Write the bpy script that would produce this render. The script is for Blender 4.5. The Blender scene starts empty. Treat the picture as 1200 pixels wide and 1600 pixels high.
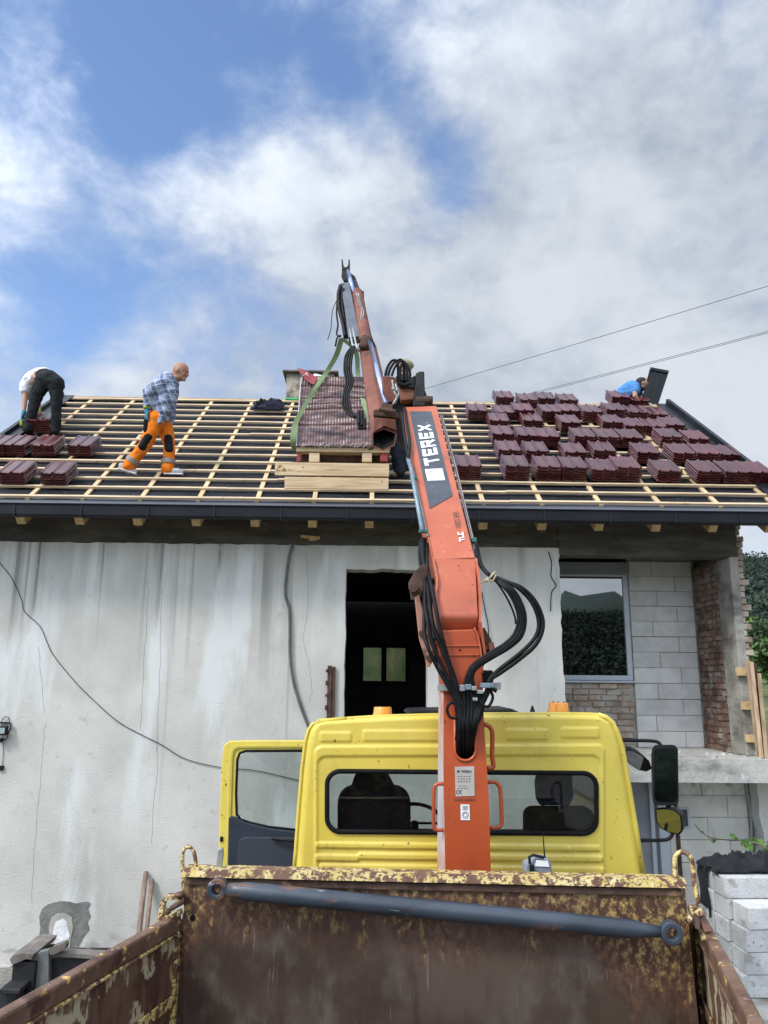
import bpy, bmesh, math, random
from mathutils import Vector, Matrix, noise as mnoise
random.seed(7)
rad = math.radians
S = bpy.context.scene
COL = S.collection
# ------------------------------------------------------------------ camera
F = 1190.0                      # focal length in photo pixels (photo 1200 x 1600)
CAMZ = 3.1
pitch, yaw, roll = rad(12.3), rad(0.9), rad(0.5)
fwd = Vector((math.sin(yaw)*math.cos(pitch), math.cos(yaw)*math.cos(pitch), math.sin(pitch)))
r0 = Vector((math.cos(yaw), -math.sin(yaw), 0))
u0 = r0.cross(fwd)
right = r0*math.cos(roll)+u0*math.sin(roll)
up = u0*math.cos(roll)-r0*math.sin(roll)
C0 = Vector((0, 0, CAMZ))
cd = bpy.data.cameras.new('camera'); cam = bpy.data.objects.new('camera', cd); COL.objects.link(cam)
cd.sensor_fit = 'VERTICAL'; cd.sensor_height = 24.0; cd.lens = F/1600*24.0
cd.clip_start = 0.05; cd.clip_end = 3000
m3 = Matrix((right, up, -fwd)).transposed()
cam.matrix_world = Matrix.Translation(C0) @ m3.to_4x4()
S.camera = cam
def ray(px, py): return (fwd + right*((px-600)/F) + up*((800-py)/F))
def P(px, py, Y):               # point on the upright plane y = Y that the photo shows at this pixel
    d = ray(px, py); return C0 + d*(Y/d.y)
def PZ(px, py, z):
    d = ray(px, py); return C0 + d*((z-CAMZ)/d.z)
def PP(px, py, p, n, off=0.0):
    d = ray(px, py); t = (Vector(p)-C0).dot(n)/d.dot(n); return C0+d*t+n*off
# ------------------------------------------------------------------ exposure, sun, sky
S.view_settings.view_transform = 'Standard'; S.view_settings.look = 'None'
S.view_settings.gamma = 1.0; S.view_settings.exposure = 0.15
SUN_DIR = Vector((-0.62, -0.50, 0.85)).normalized()     # towards the sun
ld = bpy.data.lights.new('sun', 'SUN'); ld.energy = 2.6; ld.angle = rad(13); ld.color = (1, .94, .86)
lo = bpy.data.objects.new('sun', ld); COL.objects.link(lo)
lo.rotation_euler = SUN_DIR.to_track_quat('Z', 'Y').to_euler()
W = bpy.data.worlds.new('World'); S.world = W; W.use_nodes = True
class NT:
    def __init__(s, tree): s.t = tree; s.n = tree.nodes; s.l = tree.links
    def node(s, ty, **k):
        o = s.n.new(ty)
        for a, b in k.items(): setattr(o, a, b)
        return o
    def put(s, sock, v):
        if v is None: return
        if hasattr(v, 'is_output'): s.l.new(v, sock)
        else: sock.default_value = v
    def m(s, op, a, b=None, c=None, clamp=False):
        o = s.node('ShaderNodeMath', operation=op, use_clamp=clamp)
        for i, v in enumerate((a, b, c)): s.put(o.inputs[i], v)
        return o.outputs[0]
    def mr(s, v, a, b, c=0.0, d=1.0, smooth=True):
        o = s.node('ShaderNodeMapRange'); o.interpolation_type = 'SMOOTHSTEP' if smooth else 'LINEAR'
        for i, x in enumerate((v, a, b, c, d)): s.put(o.inputs[i], x)
        return o.outputs[0]
    def mix(s, f, a, b):
        o = s.node('ShaderNodeMix', data_type='RGBA')
        s.put(o.inputs[0], f)
        for i, v in ((6, a), (7, b)):
            if isinstance(v, tuple) and len(v) == 3: v = v+(1,)
            s.put(o.inputs[i], v)
        return o.outputs[2]
    def noise(s, vec, sc, det=5, rgh=.55, st=(1,1,1), dist=0.0, off=(0,0,0)):
        mp = s.node('ShaderNodeMapping'); mp.inputs['Scale'].default_value = st; mp.inputs['Location'].default_value = off
        s.l.new(vec, mp.inputs['Vector'])
        o = s.node('ShaderNodeTexNoise'); s.l.new(mp.outputs[0], o.inputs['Vector'])
        o.inputs['Scale'].default_value = sc; o.inputs['Detail'].default_value = det
        o.inputs['Roughness'].default_value = rgh; o.inputs['Distortion'].default_value = dist
        return o.outputs['Fac']
    def vm(s, op, a, b=None):
        o = s.node('ShaderNodeVectorMath', operation=op); s.put(o.inputs[0], a)
        if b is not None: s.put(o.inputs[1], b)
        return o
def world():
    t = NT(W.node_tree); t.n.clear()
    sky = t.node('ShaderNodeTexSky', sky_type='NISHITA', sun_disc=False)
    sky.sun_elevation = math.asin(SUN_DIR.z); sky.sun_rotation = math.atan2(SUN_DIR.x, SUN_DIR.y)
    sky.air_density = 1.0; sky.dust_density = 0.6; sky.ozone_density = 2.0
    tc = t.node('ShaderNodeTexCoord'); d = t.vm('NORMALIZE', tc.outputs['Generated']).outputs[0]
    def blob(px, py, deg):
        v = ray(px, py).normalized(); dt = t.vm('DOT_PRODUCT', d, tuple(v)).outputs['Value']
        k = 1.0/(1-math.cos(rad(deg)))
        return t.m('EXPONENT', t.m('MULTIPLY', t.m('SUBTRACT', dt, 1.0), k))
    def add(blobs, start):
        acc = start
        for (px, py, deg, w) in blobs: acc = t.m('MULTIPLY_ADD', blob(px, py, deg), w, acc)
        return acc
    n1 = t.noise(d, 2.6, 7, .56, st=(1, 1, 1.5), dist=.5, off=(3.1, 1.7, .4))
    n2 = t.noise(d, 7.5, 8, .58, st=(1, 1, 1.3), dist=.25, off=(1.1, 5.7, 2.4))
    n3 = t.noise(d, 1.7, 4, .5, off=(7.3, .2, 5.1))
    c = t.m('MULTIPLY_ADD', t.m('SUBTRACT', n1, .5), 1.5, .86)
    n4 = t.noise(d, 17, 6, .6, st=(1, 1, 1.4), dist=.3, off=(4.4, 2.2, 8.1))
    c = t.m('MULTIPLY_ADD', t.m('SUBTRACT', n2, .5), 1.5, c)
    c = t.m('MULTIPLY_ADD', t.m('SUBTRACT', n4, .5), .55, c)
    c = add([(300, 60, 7, -.62), (110, 40, 8, -.50), (540, 90, 4.5, -.50), (20, 460, 5, -.48), (170, 480, 4.5, -.36), (715, 240, 2.6, -.52),
             (700, 330, 2.2, -.50), (215, 190, 3.2, -.38), (90, 600, 4, -.22), (1160, 50, 4, -.34), (930, 20, 3, -.15), (1080, 180, 3, -.12), (60, 380, 4, -.12), (20, 110, 5, -.26), (110, 230, 5, .22), (250, 330, 5, .16), (60, 560, 4, .14), (470, 30, 5, -.15), (620, 160, 3, -.18), (290, 420, 4, -.12),
             (560, 320, 6, .26), (900, 400, 9, .45), (1000, 140, 9, .40), (400, 280, 5, .18), (110, 160, 4, .15), (1100, 600, 8, .4), (650, 560, 8, .25), (60, 350, 4, .2)], c)
    cov = t.mr(c, .0, 1.12)
    b = t.m('MULTIPLY_ADD', t.m('SUBTRACT', n3, .5), .4, .58)
    b = t.m('MULTIPLY_ADD', t.m('SUBTRACT', n2, .5), .80, b)
    b = t.m('MULTIPLY_ADD', t.m('SUBTRACT', n4, .5), .45, b)
    b = add([(850, 420, 5, .26), (560, 300, 5, .06), (1180, 650, 6, .34), (1020, 500, 5, .14), (480, 340, 5, .04), (860, 150, 8, -.14), (1120, 330, 6, -.08),
             (600, 110, 5, -.12), (760, 560, 6, -.06), (480, 440, 4, -.06), (1150, 220, 5, -.02), (960, 270, 3, .14), (620, 440, 4, .12)], b)
    b = t.m('MAXIMUM', t.m('MINIMUM', b, 1.0), .16)
    # bright veil of cloud round the sun, behind the photographer
    dt = t.vm('DOT_PRODUCT', d, tuple(SUN_DIR)).outputs['Value']
    glow = t.mr(dt, -.1, .95, 1.0, 3.3)
    ccol = t.mix(t.mr(b, .2, .9), (3.3, 3.85, 4.75), (6.5, 6.95, 7.6))
    ccol = t.vm('SCALE', ccol); t.l.new(glow, ccol.inputs['Scale']); ccol = ccol.outputs[0]
    skc = t.vm('MULTIPLY', sky.outputs[0], (1.9, 2.0, 2.15)).outputs[0]
    col = t.mix(cov, skc, ccol)
    bg = t.node('ShaderNodeBackground'); t.l.new(col, bg.inputs[0]); bg.inputs[1].default_value = .1
    o = t.node('ShaderNodeOutputWorld'); t.l.new(bg.outputs[0], o.inputs[0])
world()
# ------------------------------------------------------------------ materials
MC = {}
def pmat(name, c1, c2=None, rough=.7, metal=0.0, sc=6, st=(1,1,1), det=5, lo=.35, hi=.65, bump=0.0, bsc=None, bst=None,
         layers=(), island=0.0, rnd=0.0, spec=.5, coat=0.0, world=False, rvar=0.0, dist=0.0):
    if name in MC: return MC[name]
    m = bpy.data.materials.new(name); m.use_nodes = True; t = NT(m.node_tree); t.n.clear()
    out = t.node('ShaderNodeOutputMaterial'); bs = t.node('ShaderNodeBsdfPrincipled'); t.l.new(bs.outputs[0], out.inputs[0])
    if world: co = t.node('ShaderNodeNewGeometry').outputs['Position']
    else: co = t.node('ShaderNodeTexCoord').outputs['Object']
    co0 = co
    if rnd or island:
        oi = t.node('ShaderNodeObjectInfo').outputs['Random']
        sh = t.m('MULTIPLY', oi, 37.0); cx = t.node('ShaderNodeCombineXYZ')
        for i in range(3): t.l.new(sh, cx.inputs[i])
        co = t.vm('ADD', co, cx.outputs[0]).outputs[0]
    col = c1+(1,)
    if c2: col = t.mix(t.mr(t.noise(co, sc, det, st=st, dist=dist), lo, hi), c1, c2)
    else:
        rg = t.node('ShaderNodeRGB'); rg.outputs[0].default_value = c1+(1,); col = rg.outputs[0]
    if island:
        ri = t.node('ShaderNodeNewGeometry').outputs['Random Per Island']
        v = t.mr(ri, 0, 1, 1-island, 1+island, False); s = t.vm('SCALE', col); t.l.new(v, s.inputs['Scale']); col = s.outputs[0]
    if rnd:
        v = t.mr(oi, 0, 1, 1-rnd, 1+rnd, False); s = t.vm('SCALE', col); t.l.new(v, s.inputs['Scale']); col = s.outputs[0]
    rsock = rough
    if rvar: rsock = t.mr(t.noise(co, 9, 4), .3, .7, rough-rvar, rough+rvar)
    sep = t.node('ShaderNodeSeparateXYZ'); t.l.new(co0, sep.inputs[0])
    for L in layers:
        c, s_, st_, a, b = L[:5]
        f = t.mr(t.noise(co, s_, 6, st=st_, off=(L[0][0]*13, L[0][1]*17, s_)), a, b)
        for mk in L[5:]:
            ax, p, q = mk
            f = t.m('MULTIPLY', f, t.mr(sep.outputs[ax], p, q))
        col = t.mix(f, col, c)
    t.put(bs.inputs['Base Color'], col); t.put(bs.inputs['Roughness'], rsock)
    bs.inputs['Metallic'].default_value = metal; bs.inputs['Specular IOR Level'].default_value = spec
    bs.inputs['Coat Weight'].default_value = coat; bs.inputs['Coat Roughness'].default_value = .15
    if bump:
        bp = t.node('ShaderNodeBump'); bp.inputs['Strength'].default_value = min(1, bump); bp.inputs['Distance'].default_value = .02 if bump <= 1 else .02*bump
        t.l.new(t.noise(co, bsc or sc*3, 6, .6, st=bst or st), bp.inputs['Height']); t.l.new(bp.outputs[0], bs.inputs['Normal'])
    MC[name] = m; return m
def glassmat(name, tint, gl=.18, rough=.02):
    m = bpy.data.materials.new(name); m.use_nodes = True; t = NT(m.node_tree); t.n.clear()
    out = t.node('ShaderNodeOutputMaterial'); tr = t.node('ShaderNodeBsdfTransparent'); tr.inputs[0].default_value = tint+(1,)
    g = t.node('ShaderNodeBsdfGlossy'); g.inputs['Roughness'].default_value = rough
    lw = t.node('ShaderNodeFresnel'); lw.inputs[0].default_value = 1.5
    mx = t.node('ShaderNodeMixShader'); t.l.new(t.m('ADD', lw.outputs[0], gl, clamp=True), mx.inputs[0])
    t.l.new(tr.outputs[0], mx.inputs[1]); t.l.new(g.outputs[0], mx.inputs[2]); t.l.new(mx.outputs[0], out.inputs[0])
    return m
# ------------------------------------------------------------------ mesh helpers
def R(p): return p if isinstance(p, Vector) else Vector(p)
def catmull(pts, n=6):
    pts = [R(p) for p in pts]
    if len(pts) < 3: return pts
    q = [pts[0]*2-pts[1]]+pts+[pts[-1]*2-pts[-2]]; out = []
    for i in range(1, len(q)-2):
        for k in range(n):
            t = k/n; a, b, c, d = q[i-1], q[i], q[i+1], q[i+2]
            out.append(.5*((2*b)+(c-a)*t+(2*a-5*b+4*c-d)*t*t+(3*b-a-3*c+d)*t**3))
    out.append(pts[-1]); return out
class MB:
    def __init__(s): s.v = []; s.f = []
    def add(s, vs, fs):
        b = len(s.v); s.v += [R(v) for v in vs]; s.f += [tuple(i+b for i in f) for f in fs]; return s
    def box(s, c, size, M=None):
        c = R(c); h = R(size)*.5
        vs = [Vector((x*h.x, y*h.y, z*h.z)) for x in (-1, 1) for y in (-1, 1) for z in (-1, 1)]
        if M is not None: vs = [M @ v for v in vs]
        return s.add([v+c for v in vs], [(0,1,3,2), (4,6,7,5), (0,4,5,1), (2,3,7,6), (0,2,6,4), (1,5,7,3)])
    def bp(s, a, b): a, b = R(a), R(b); return s.box((a+b)/2, [abs(q) for q in (b-a)])
    def prism(s, poly, ext):
        n = len(poly); ext = R(ext); poly = [R(p) for p in poly]
        s.add(poly+[p+ext for p in poly], [tuple(range(n))[::-1], tuple(range(n, 2*n))]+[(i, (i+1) % n, n+(i+1) % n, n+i) for i in range(n)])
        return s
    def hexa(s, a, b):          # two quads (same order) joined
        s.add(list(a)+list(b), [(3,2,1,0), (4,5,6,7)]+[(i, (i+1) % 4, 4+(i+1) % 4, 4+i) for i in range(4)]); return s
    def beam(s, a, b, w, h, upv=(0,0,1), w2=None, h2=None):
        a, b = R(a), R(b); d = (b-a).normalized(); x = d.cross(R(upv)).normalized(); y = x.cross(d)
        w2 = w2 or w; h2 = h2 or h
        q = lambda p, w, h: [p-x*w/2-y*h/2, p+x*w/2-y*h/2, p+x*w/2+y*h/2, p-x*w/2+y*h/2]
        return s.hexa(q(a, w, h), q(b, w2, h2))
    def tube(s, pts, r, seg=8, caps=True, closed=False, sx=1.0, upv=None):
        pts = [R(p) for p in pts]; n = len(pts); rr = r if isinstance(r, (list, tuple)) else [r]*n
        tan = [(pts[min(i+1, n-1)]-pts[max(i-1, 0)]).normalized() for i in range(n)]
        if closed: tan = [(pts[(i+1) % n]-pts[i-1]).normalized() for i in range(n)]
        a = R(upv) if upv else (Vector((0,0,1)) if abs(tan[0].z) < .9 else Vector((1,0,0)))
        x = (a-tan[0]*a.dot(tan[0])).normalized(); base = len(s.v)
        for i in range(n):
            x = (x-tan[i]*x.dot(tan[i])).normalized(); y = tan[i].cross(x)
            for k in range(seg):
                th = 2*math.pi*k/seg; s.v.append(pts[i]+(x*math.cos(th)*sx+y*math.sin(th))*rr[i])
        for i in range(n if closed else n-1):
            for k in range(seg):
                a0 = base+i*seg; b0 = base+((i+1) % n)*seg
                s.f.append((a0+k, a0+(k+1) % seg, b0+(k+1) % seg, b0+k))
        if caps and not closed:
            s.f.append(tuple(base+k for k in range(seg))[::-1]); s.f.append(tuple(base+(n-1)*seg+k for k in range(seg)))
        return s
    def cyl(s, a, b, r, seg=16, r2=None): return s.tube([a, b], [r, r if r2 is None else r2], seg)
    def ring(s, c, axis, R1, r, seg=18, s2=8):
        ax = R(axis).normalized(); x = ax.orthogonal().normalized(); y = ax.cross(x)
        return s.tube([R(c)+(x*math.cos(2*math.pi*i/seg)+y*math.sin(2*math.pi*i/seg))*R1 for i in range(seg)], r, s2, closed=True)
    def washer(s, c, axis, Ro, Ri, th, seg=20):
        ax = R(axis).normalized(); x = ax.orthogonal().normalized(); y = ax.cross(x); c = R(c); b = len(s.v)
        for i in range(seg):
            d = x*math.cos(2*math.pi*i/seg)+y*math.sin(2*math.pi*i/seg)
            s.v += [c+d*Ro-ax*th/2, c+d*Ro+ax*th/2, c+d*Ri+ax*th/2, c+d*Ri-ax*th/2]
        for i in range(seg):
            p, q = b+i*4, b+((i+1) % seg)*4
            for k in range(4): s.f.append((p+k, q+k, q+(k+1) % 4, p+(k+1) % 4))
        return s
    def grid(s, fn, nu, nv, keep=None):
        b = len(s.v)
        for j in range(nv+1):
            for i in range(nu+1): s.v.append(R(fn(i/nu, j/nv)))
        for j in range(nv):
            for i in range(nu):
                if keep and not keep((i+.5)/nu, (j+.5)/nv): continue
                a = b+j*(nu+1)+i; s.f.append((a, a+1, a+nu+2, a+nu+1))
        return s
    def ell(s, c, r, M=None, seg=12, rings=8):
        c = R(c); b = len(s.v); r = R(r) if not isinstance(r, (int, float)) else Vector((r, r, r))
        for j in range(rings+1):
            ph = math.pi*j/rings
            for i in range(seg):
                th = 2*math.pi*i/seg; v = Vector((r.x*math.sin(ph)*math.cos(th), r.y*math.sin(ph)*math.sin(th), r.z*math.cos(ph)))
                s.v.append(c+(M @ v if M is not None else v))
        for j in range(rings):
            for i in range(seg):
                a = b+j*seg; e = b+(j+1)*seg; s.f.append((a+i, e+i, e+(i+1) % seg, a+(i+1) % seg))
        return s
    def build(s, name, mat, parent=None, smooth=False, bevel=0.0, base=None, seg=2, merge=0.0):
        off = Vector((0,0,0))
        if base is not None: off = R(base)
        w = Vector((0,0,0)); p = parent
        while p is not None: w += p.location; p = p.parent
        me = bpy.data.meshes.new(name)
        me.from_pydata([tuple(v-w-off) for v in s.v], [], s.f)
        if merge or smooth or bevel:
            bm = bmesh.new(); bm.from_mesh(me)
            bmesh.ops.remove_doubles(bm, verts=bm.verts, dist=merge or 1e-5)
            bmesh.ops.recalc_face_normals(bm, faces=bm.faces); bm.to_mesh(me); bm.free()
        me.update(); me.materials.append(mat)
        o = bpy.data.objects.new(name, me); COL.objects.link(o); o.parent = parent; o.location = off
        if smooth:
            me.polygons.foreach_set('use_smooth', [True]*len(me.polygons))
            if smooth == 'auto':
                md = o.modifiers.new('edge', 'EDGE_SPLIT'); md.split_angle = rad(40)
        if bevel:
            md = o.modifiers.new('bevel', 'BEVEL'); md.width = bevel; md.segments = seg; md.limit_method = 'ANGLE'; md.angle_limit = rad(35)
        return o
def tag(o, label=None, cat=None, group=None, kind=None):
    if label and cat and not kind: kind = 'thing'
    for k, v in (('label', label), ('category', cat), ('group', group), ('kind', kind)):
        if v: o[k] = v
    return o
def thing(name, loc, label, cat, group=None):
    o = bpy.data.objects.new(name, None); COL.objects.link(o); o.location = loc; o.empty_display_size = .2
    return tag(o, label, cat, group)
def remesh(o, voxel, smooth=4, fac=.5, dec=None):
    """fuse the overlapping solids of a mesh into one continuous surface"""
    md = o.modifiers.new('r', 'REMESH'); md.mode = 'VOXEL'; md.voxel_size = voxel
    sm = o.modifiers.new('s', 'SMOOTH'); sm.iterations = smooth; sm.factor = fac
    dg = bpy.context.evaluated_depsgraph_get(); me = bpy.data.meshes.new_from_object(o.evaluated_get(dg))
    old = o.data; mats = [x for x in old.materials]; o.modifiers.clear(); o.data = me; me.name = o.name
    if not me.materials:
        for x in mats: me.materials.append(x)
    me.polygons.foreach_set('use_smooth', [True]*len(me.polygons)); bpy.data.meshes.remove(old); return o
# stroke lettering
GL = {'T': [((0,1),(1,1)), ((.5,1),(.5,0))], 'E': [((0,0),(0,1)), ((0,1),(1,1)), ((0,.5),(.85,.5)), ((0,0),(1,0))],
      'R': [((0,0),(0,1)), ((0,1),(.95,1)), ((.95,1),(.95,.48)), ((.95,.48),(0,.48)), ((.5,.48),(1,0))],
      'X': [((0,0),(1,1)), ((0,1),(1,0))], 'L': [((0,1),(0,0)), ((0,0),(1,0))], 'C': [((1,1),(0,1)), ((0,1),(0,0)), ((0,0),(1,0))],
      '1': [((.5,0),(.5,1)), ((.1,.8),(.5,1))], '2': [((0,1),(1,1)), ((1,1),(1,.5)), ((1,.5),(0,.5)), ((0,.5),(0,0)), ((0,0),(1,0))],
      '0': [((0,0),(0,1)), ((0,1),(1,1)), ((1,1),(1,0)), ((1,0),(0,0))], '.': [((.3,0),(.7,0))], ' ': []}
def lettering(text, quad, w, gap=.28, adv=None):
    """quad: corners start-baseline, end-baseline, end-top, start-top; w: stroke width relative to the letter box"""
    A, B, Cc, D = [R(q) for q in quad]; n = (B-A).cross(D-A).normalized(); mb = MB()
    adv = adv or {}; wd = [adv.get(ch, 1.0) for ch in text]; tot = sum(wd)+gap*(len(text)-1); x = 0; k = 0
    def q(s, t): return (A*(1-s)+B*s)*(1-t)+(D*(1-s)+Cc*s)*t
    H = (D-A).length; Wd = (B-A).length
    for ch, cw in zip(text, wd):
        for (a, b) in GL[ch]:
            f = lambda p: q((x+cw*(w/2+p[0]*(1-w)))/tot, w/2+p[1]*(1-w))
            p0, p1 = f(a), f(b); d = (p1-p0).normalized(); sd = d.cross(n)
            hw = H*w/2; e = hw*(.98 if ch != 'X' else .55); o = n*(.0003*(k % 6)); k += 1
            if ch == '.': hw *= 1.2; e = 0
            mb.add([p0-d*e-sd*hw+o, p1+d*e-sd*hw+o, p1+d*e+sd*hw+o, p0-d*e+sd*hw+o], [(0,1,2,3)])
        x += cw+gap
    return mb
def ordn(i): return ['', 'first', 'second', 'third', 'fourth', 'fifth', 'sixth', 'seventh', 'eighth', 'ninth', 'tenth', 'eleventh', 'twelfth'][i]
# ------------------------------------------------------------------ material library
M_plaster = pmat('plaster', (.465,.465,.435), (.575,.572,.54), .93, sc=1.5, det=10, bump=.32, bsc=45, bst=(1,1,1), lo=.3, hi=.7, world=True, layers=[
    ((.33,.33,.305), 1.0, (3.9, 1, .22), .50, .72, (2, 3.4, 4.8)),
    ((.16,.16,.15), 1.0, (9.0, 1, .10), .52, .68, (2, 2.6, 4.8), (0, -.6, -1.6)),
    ((.68,.70,.69), 1.0, (4.2, 1, .14), .55, .72, (2, 3.2, 4.8)),
    ((.38,.38,.36), 1.0, (6.5, 1, .06), .62, .74), ((.40,.40,.375), .7, (1, 1, .6), .50, .70), ((.42,.415,.39), 9, (1, 1, 1), .60, .76), ((.62,.645,.64), 1.1, (1.6, 1, .35), .54, .68),
    ((.40,.39,.36), .9, (1, 1, 1.3), .56, .8),
    ((.10,.10,.095), 26, (1,1,.6), .72, .8, (2, 4.3, 4.9)),
    ((.24,.24,.23), 4, (1,1,2.5), .5, .75, (2, .75, .05))])
M_conc = pmat('concrete', (.20,.19,.165), (.34,.33,.30), .95, sc=3, det=9, bump=.8, bsc=22, world=True, layers=[((.10,.095,.085), 2.2, (1,1,2), .5, .75), ((.42,.41,.38), 5, (1,1,1), .62, .8)])
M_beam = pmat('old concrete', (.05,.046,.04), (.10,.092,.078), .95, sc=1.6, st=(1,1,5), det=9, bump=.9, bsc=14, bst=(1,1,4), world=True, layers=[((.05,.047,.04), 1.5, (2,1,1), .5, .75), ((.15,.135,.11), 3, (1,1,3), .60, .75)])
M_slab = pmat('slab concrete', (.33,.33,.31), (.47,.47,.44), .95, sc=3, det=9, bump=.7, bsc=20, world=True, layers=[((.17,.165,.15), 2.0, (1,1,1.5), .52, .72), ((.60,.62,.63), 4, (1,1,1), .6, .75)])
M_aac = pmat('aerated concrete', (.50,.50,.49), (.60,.60,.59), .95, sc=5, det=7, bump=.35, bsc=70, island=.07, layers=[((.36,.36,.35), 7, (1,1,1), .62, .85)])
M_aacw = pmat('white aerated concrete', (.52,.53,.54), (.66,.67,.68), .95, sc=4, det=8, bump=.6, bsc=45, rnd=.10, layers=[((.36,.36,.36), 7, (1,1,1), .57, .70), ((.28,.28,.28), 45, (1,1,1), .64, .68)])
M_aacb = pmat('lower wall blocks', (.60,.59,.56), (.72,.71,.67), .95, sc=3, det=7, bump=.35, bsc=60, island=.05, world=True, layers=[((.28,.29,.24), 5, (1,1,1), .45, .62, (2, 1.55, 1.92)), ((.38,.37,.34), 3.5, (1,1,1), .62, .8)])
M_mort = pmat('mortar', (.16,.15,.14), (.27,.26,.24), .95, sc=9, bump=.6, bsc=30)
M_mortl = pmat('light mortar', (.30,.30,.285), (.4,.4,.38), .95, sc=9, bump=.6, bsc=30)
M_brick = pmat('brick', (.135,.072,.052), (.20,.13,.10), .95, sc=6, det=7, bump=.9, bsc=35, island=.42, layers=[((.33,.30,.26), 6, (1,1,1), .5, .72)])
M_brick2 = pmat('mortared brick', (.27,.19,.14), (.38,.32,.26), .95, sc=6, det=7, bump=.7, bsc=35, island=.28, layers=[((.42,.39,.34), 5, (1,1,1), .45, .65)])
M_under = pmat('roof underlay', (.008,.009,.013), (.017,.019,.025), .75, spec=.22, sc=2, st=(1,4,1), det=5, bump=1.5, bsc=2.2, bst=(.7,2.2,2.2), layers=[((.30,.28,.24), 38, (1,1,1), .67, .70)])
M_wood = pmat('new timber', (.47,.35,.22), (.62,.49,.33), .8, sc=2.2, st=(1,8,8), det=6, bump=.25, island=.12, layers=[((.35,.20,.09), 7, (.5,1,1), .66, .72)])
M_wood_s = pmat('counter batten timber', (.50,.37,.20), (.62,.49,.30), .8, sc=2.2, st=(9,1,1), det=6, bump=.2, island=.1, rnd=.1)
M_raft = pmat('rafter timber', (.46,.32,.15), (.60,.44,.24), .85, sc=3, st=(8,1,8), det=6, rnd=.12)
M_plank = pmat('plank timber', (.50,.365,.215), (.66,.51,.33), .85, sc=1.6, st=(1,6,14), det=8, bump=.3, rnd=.06, layers=[((.36,.25,.13), 1.4, (1,1,18), .55, .75), ((.25,.15,.07), 9, (1,1,1), .66, .70)])
M_oldw = pmat('weathered wood', (.33,.22,.14), (.48,.36,.24), .9, sc=4, st=(6,6,1), det=6, rnd=.2)
M_gut = pmat('anthracite metal', (.007,.008,.013), (.011,.013,.019), .55, spec=.25, sc=2, det=3, rvar=.06)
M_flash = pmat('black flashing', (.008,.009,.013), (.013,.015,.020), .42, spec=.4, sc=2)
M_tile = pmat('glazed tile', (.055,.008,.011), (.092,.016,.020), .27, sc=5, det=4, rnd=.25, coat=.22, layers=[((.14,.06,.065), 9, (1,.6,1), .66, .85)])
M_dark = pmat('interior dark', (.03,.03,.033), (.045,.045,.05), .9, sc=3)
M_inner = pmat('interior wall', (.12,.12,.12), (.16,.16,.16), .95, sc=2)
M_frame = pmat('window frame', (.42,.47,.53), (.47,.52,.58), .45, sc=3)
M_frame2 = pmat('dark door frame', (.035,.045,.06), None, .6)
M_shut = pmat('shutter box', (.17,.19,.19), (.21,.23,.23), .7, sc=3, st=(1,1,12))
M_glass = glassmat('window glass', (.16,.18,.19), .30, .01)
M_glass2 = glassmat('clear pane', (.50,.53,.53), .04)
M_yel = pmat('yellow paint', (.64,.50,.065), (.70,.575,.11), .42, sc=1.4, det=6, coat=.25, world=True, bump=.04, bsc=9, layers=[
    ((.50,.38,.07), 2.5, (1,1,.7), .52, .78), ((.50,.41,.12), 1.5, (3,3,.35), .57, .78), ((.16,.09,.03), 26, (1,1,1), .66, .70), ((.10,.06,.03), 60, (1,1,1), .67, .71), ((.72,.66,.28), 5, (1,1,.25), .6, .8)])
M_blk = pmat('black plastic', (.008,.0085,.010), (.014,.0145,.016), .5, sc=5, spec=.22)
M_rub = pmat('rubber', (.005,.005,.006), (.009,.009,.010), .7, spec=.15, sc=8)
M_hose = pmat('hydraulic hose', (.005,.005,.006), (.010,.011,.013), .5, spec=.16, sc=14, layers=[((.04,.038,.035), 22, (1,1,1), .66, .8)])
M_navy = pmat('door trim', (.020,.027,.042), (.030,.038,.055), .7, spec=.25, sc=3)
M_seat = pmat('seat cloth', (.03,.034,.045), (.045,.05,.062), .9, sc=9)
M_seatb = pmat('blue headrest', (.018,.03,.075), (.025,.04,.095), .9, sc=9)
M_org = pmat('orange paint', (.38,.060,.014), (.46,.082,.022), .42, sc=1.2, det=6, coat=.2, world=True, bump=.05, bsc=8, layers=[
    ((.30,.055,.02), 3, (1,1,.3), .5, .75), ((.12,.04,.02), 34, (1,1,1), .65, .70), ((.50,.17,.09), 6, (1,1,.25), .6, .75)])
M_salm = pmat('faded orange paint', (.39,.088,.040), (.47,.118,.058), .5, sc=1.6, det=7, world=True, bump=.05, bsc=8, layers=[
    ((.33,.08,.04), 2.2, (1,1,1), .5, .72), ((.14,.05,.03), 40, (1,1,1), .655, .69), ((.40,.115,.06), 5, (.7,.7,3), .6, .72), ((.55,.22,.13), 7, (1,1,.4), .60, .8)])
M_edge = pmat('lit side paint', (.46,.40,.42), (.56,.50,.52), .6, sc=4, world=True, layers=[((.45,.17,.10), 3, (1,1,.6), .45, .65)])  # pale tone paints the light falling on the column's left face
M_rust = pmat('rusty red paint', (.14,.042,.026), (.22,.072,.044), .7, sc=4, det=8, bump=.3, layers=[((.09,.04,.028), 5, (1,1,1), .5, .68), ((.27,.13,.095), 8, (1,1,1), .60, .8)])
M_rust2 = pmat('dark rust', (.045,.024,.018), (.095,.052,.036), .85, sc=7, det=8, bump=.5, layers=[((.22,.12,.07), 12, (1,1,1), .6, .75)])
M_chrome = pmat('chromed rod', (.30,.38,.62), (.40,.48,.74), .2, metal=.85, sc=2)
M_steel = pmat('dull steel', (.28,.29,.29), (.38,.39,.38), .45, metal=.6, sc=9, det=6, layers=[((.16,.12,.09), 9, (1,1,1), .6, .75)])
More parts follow.
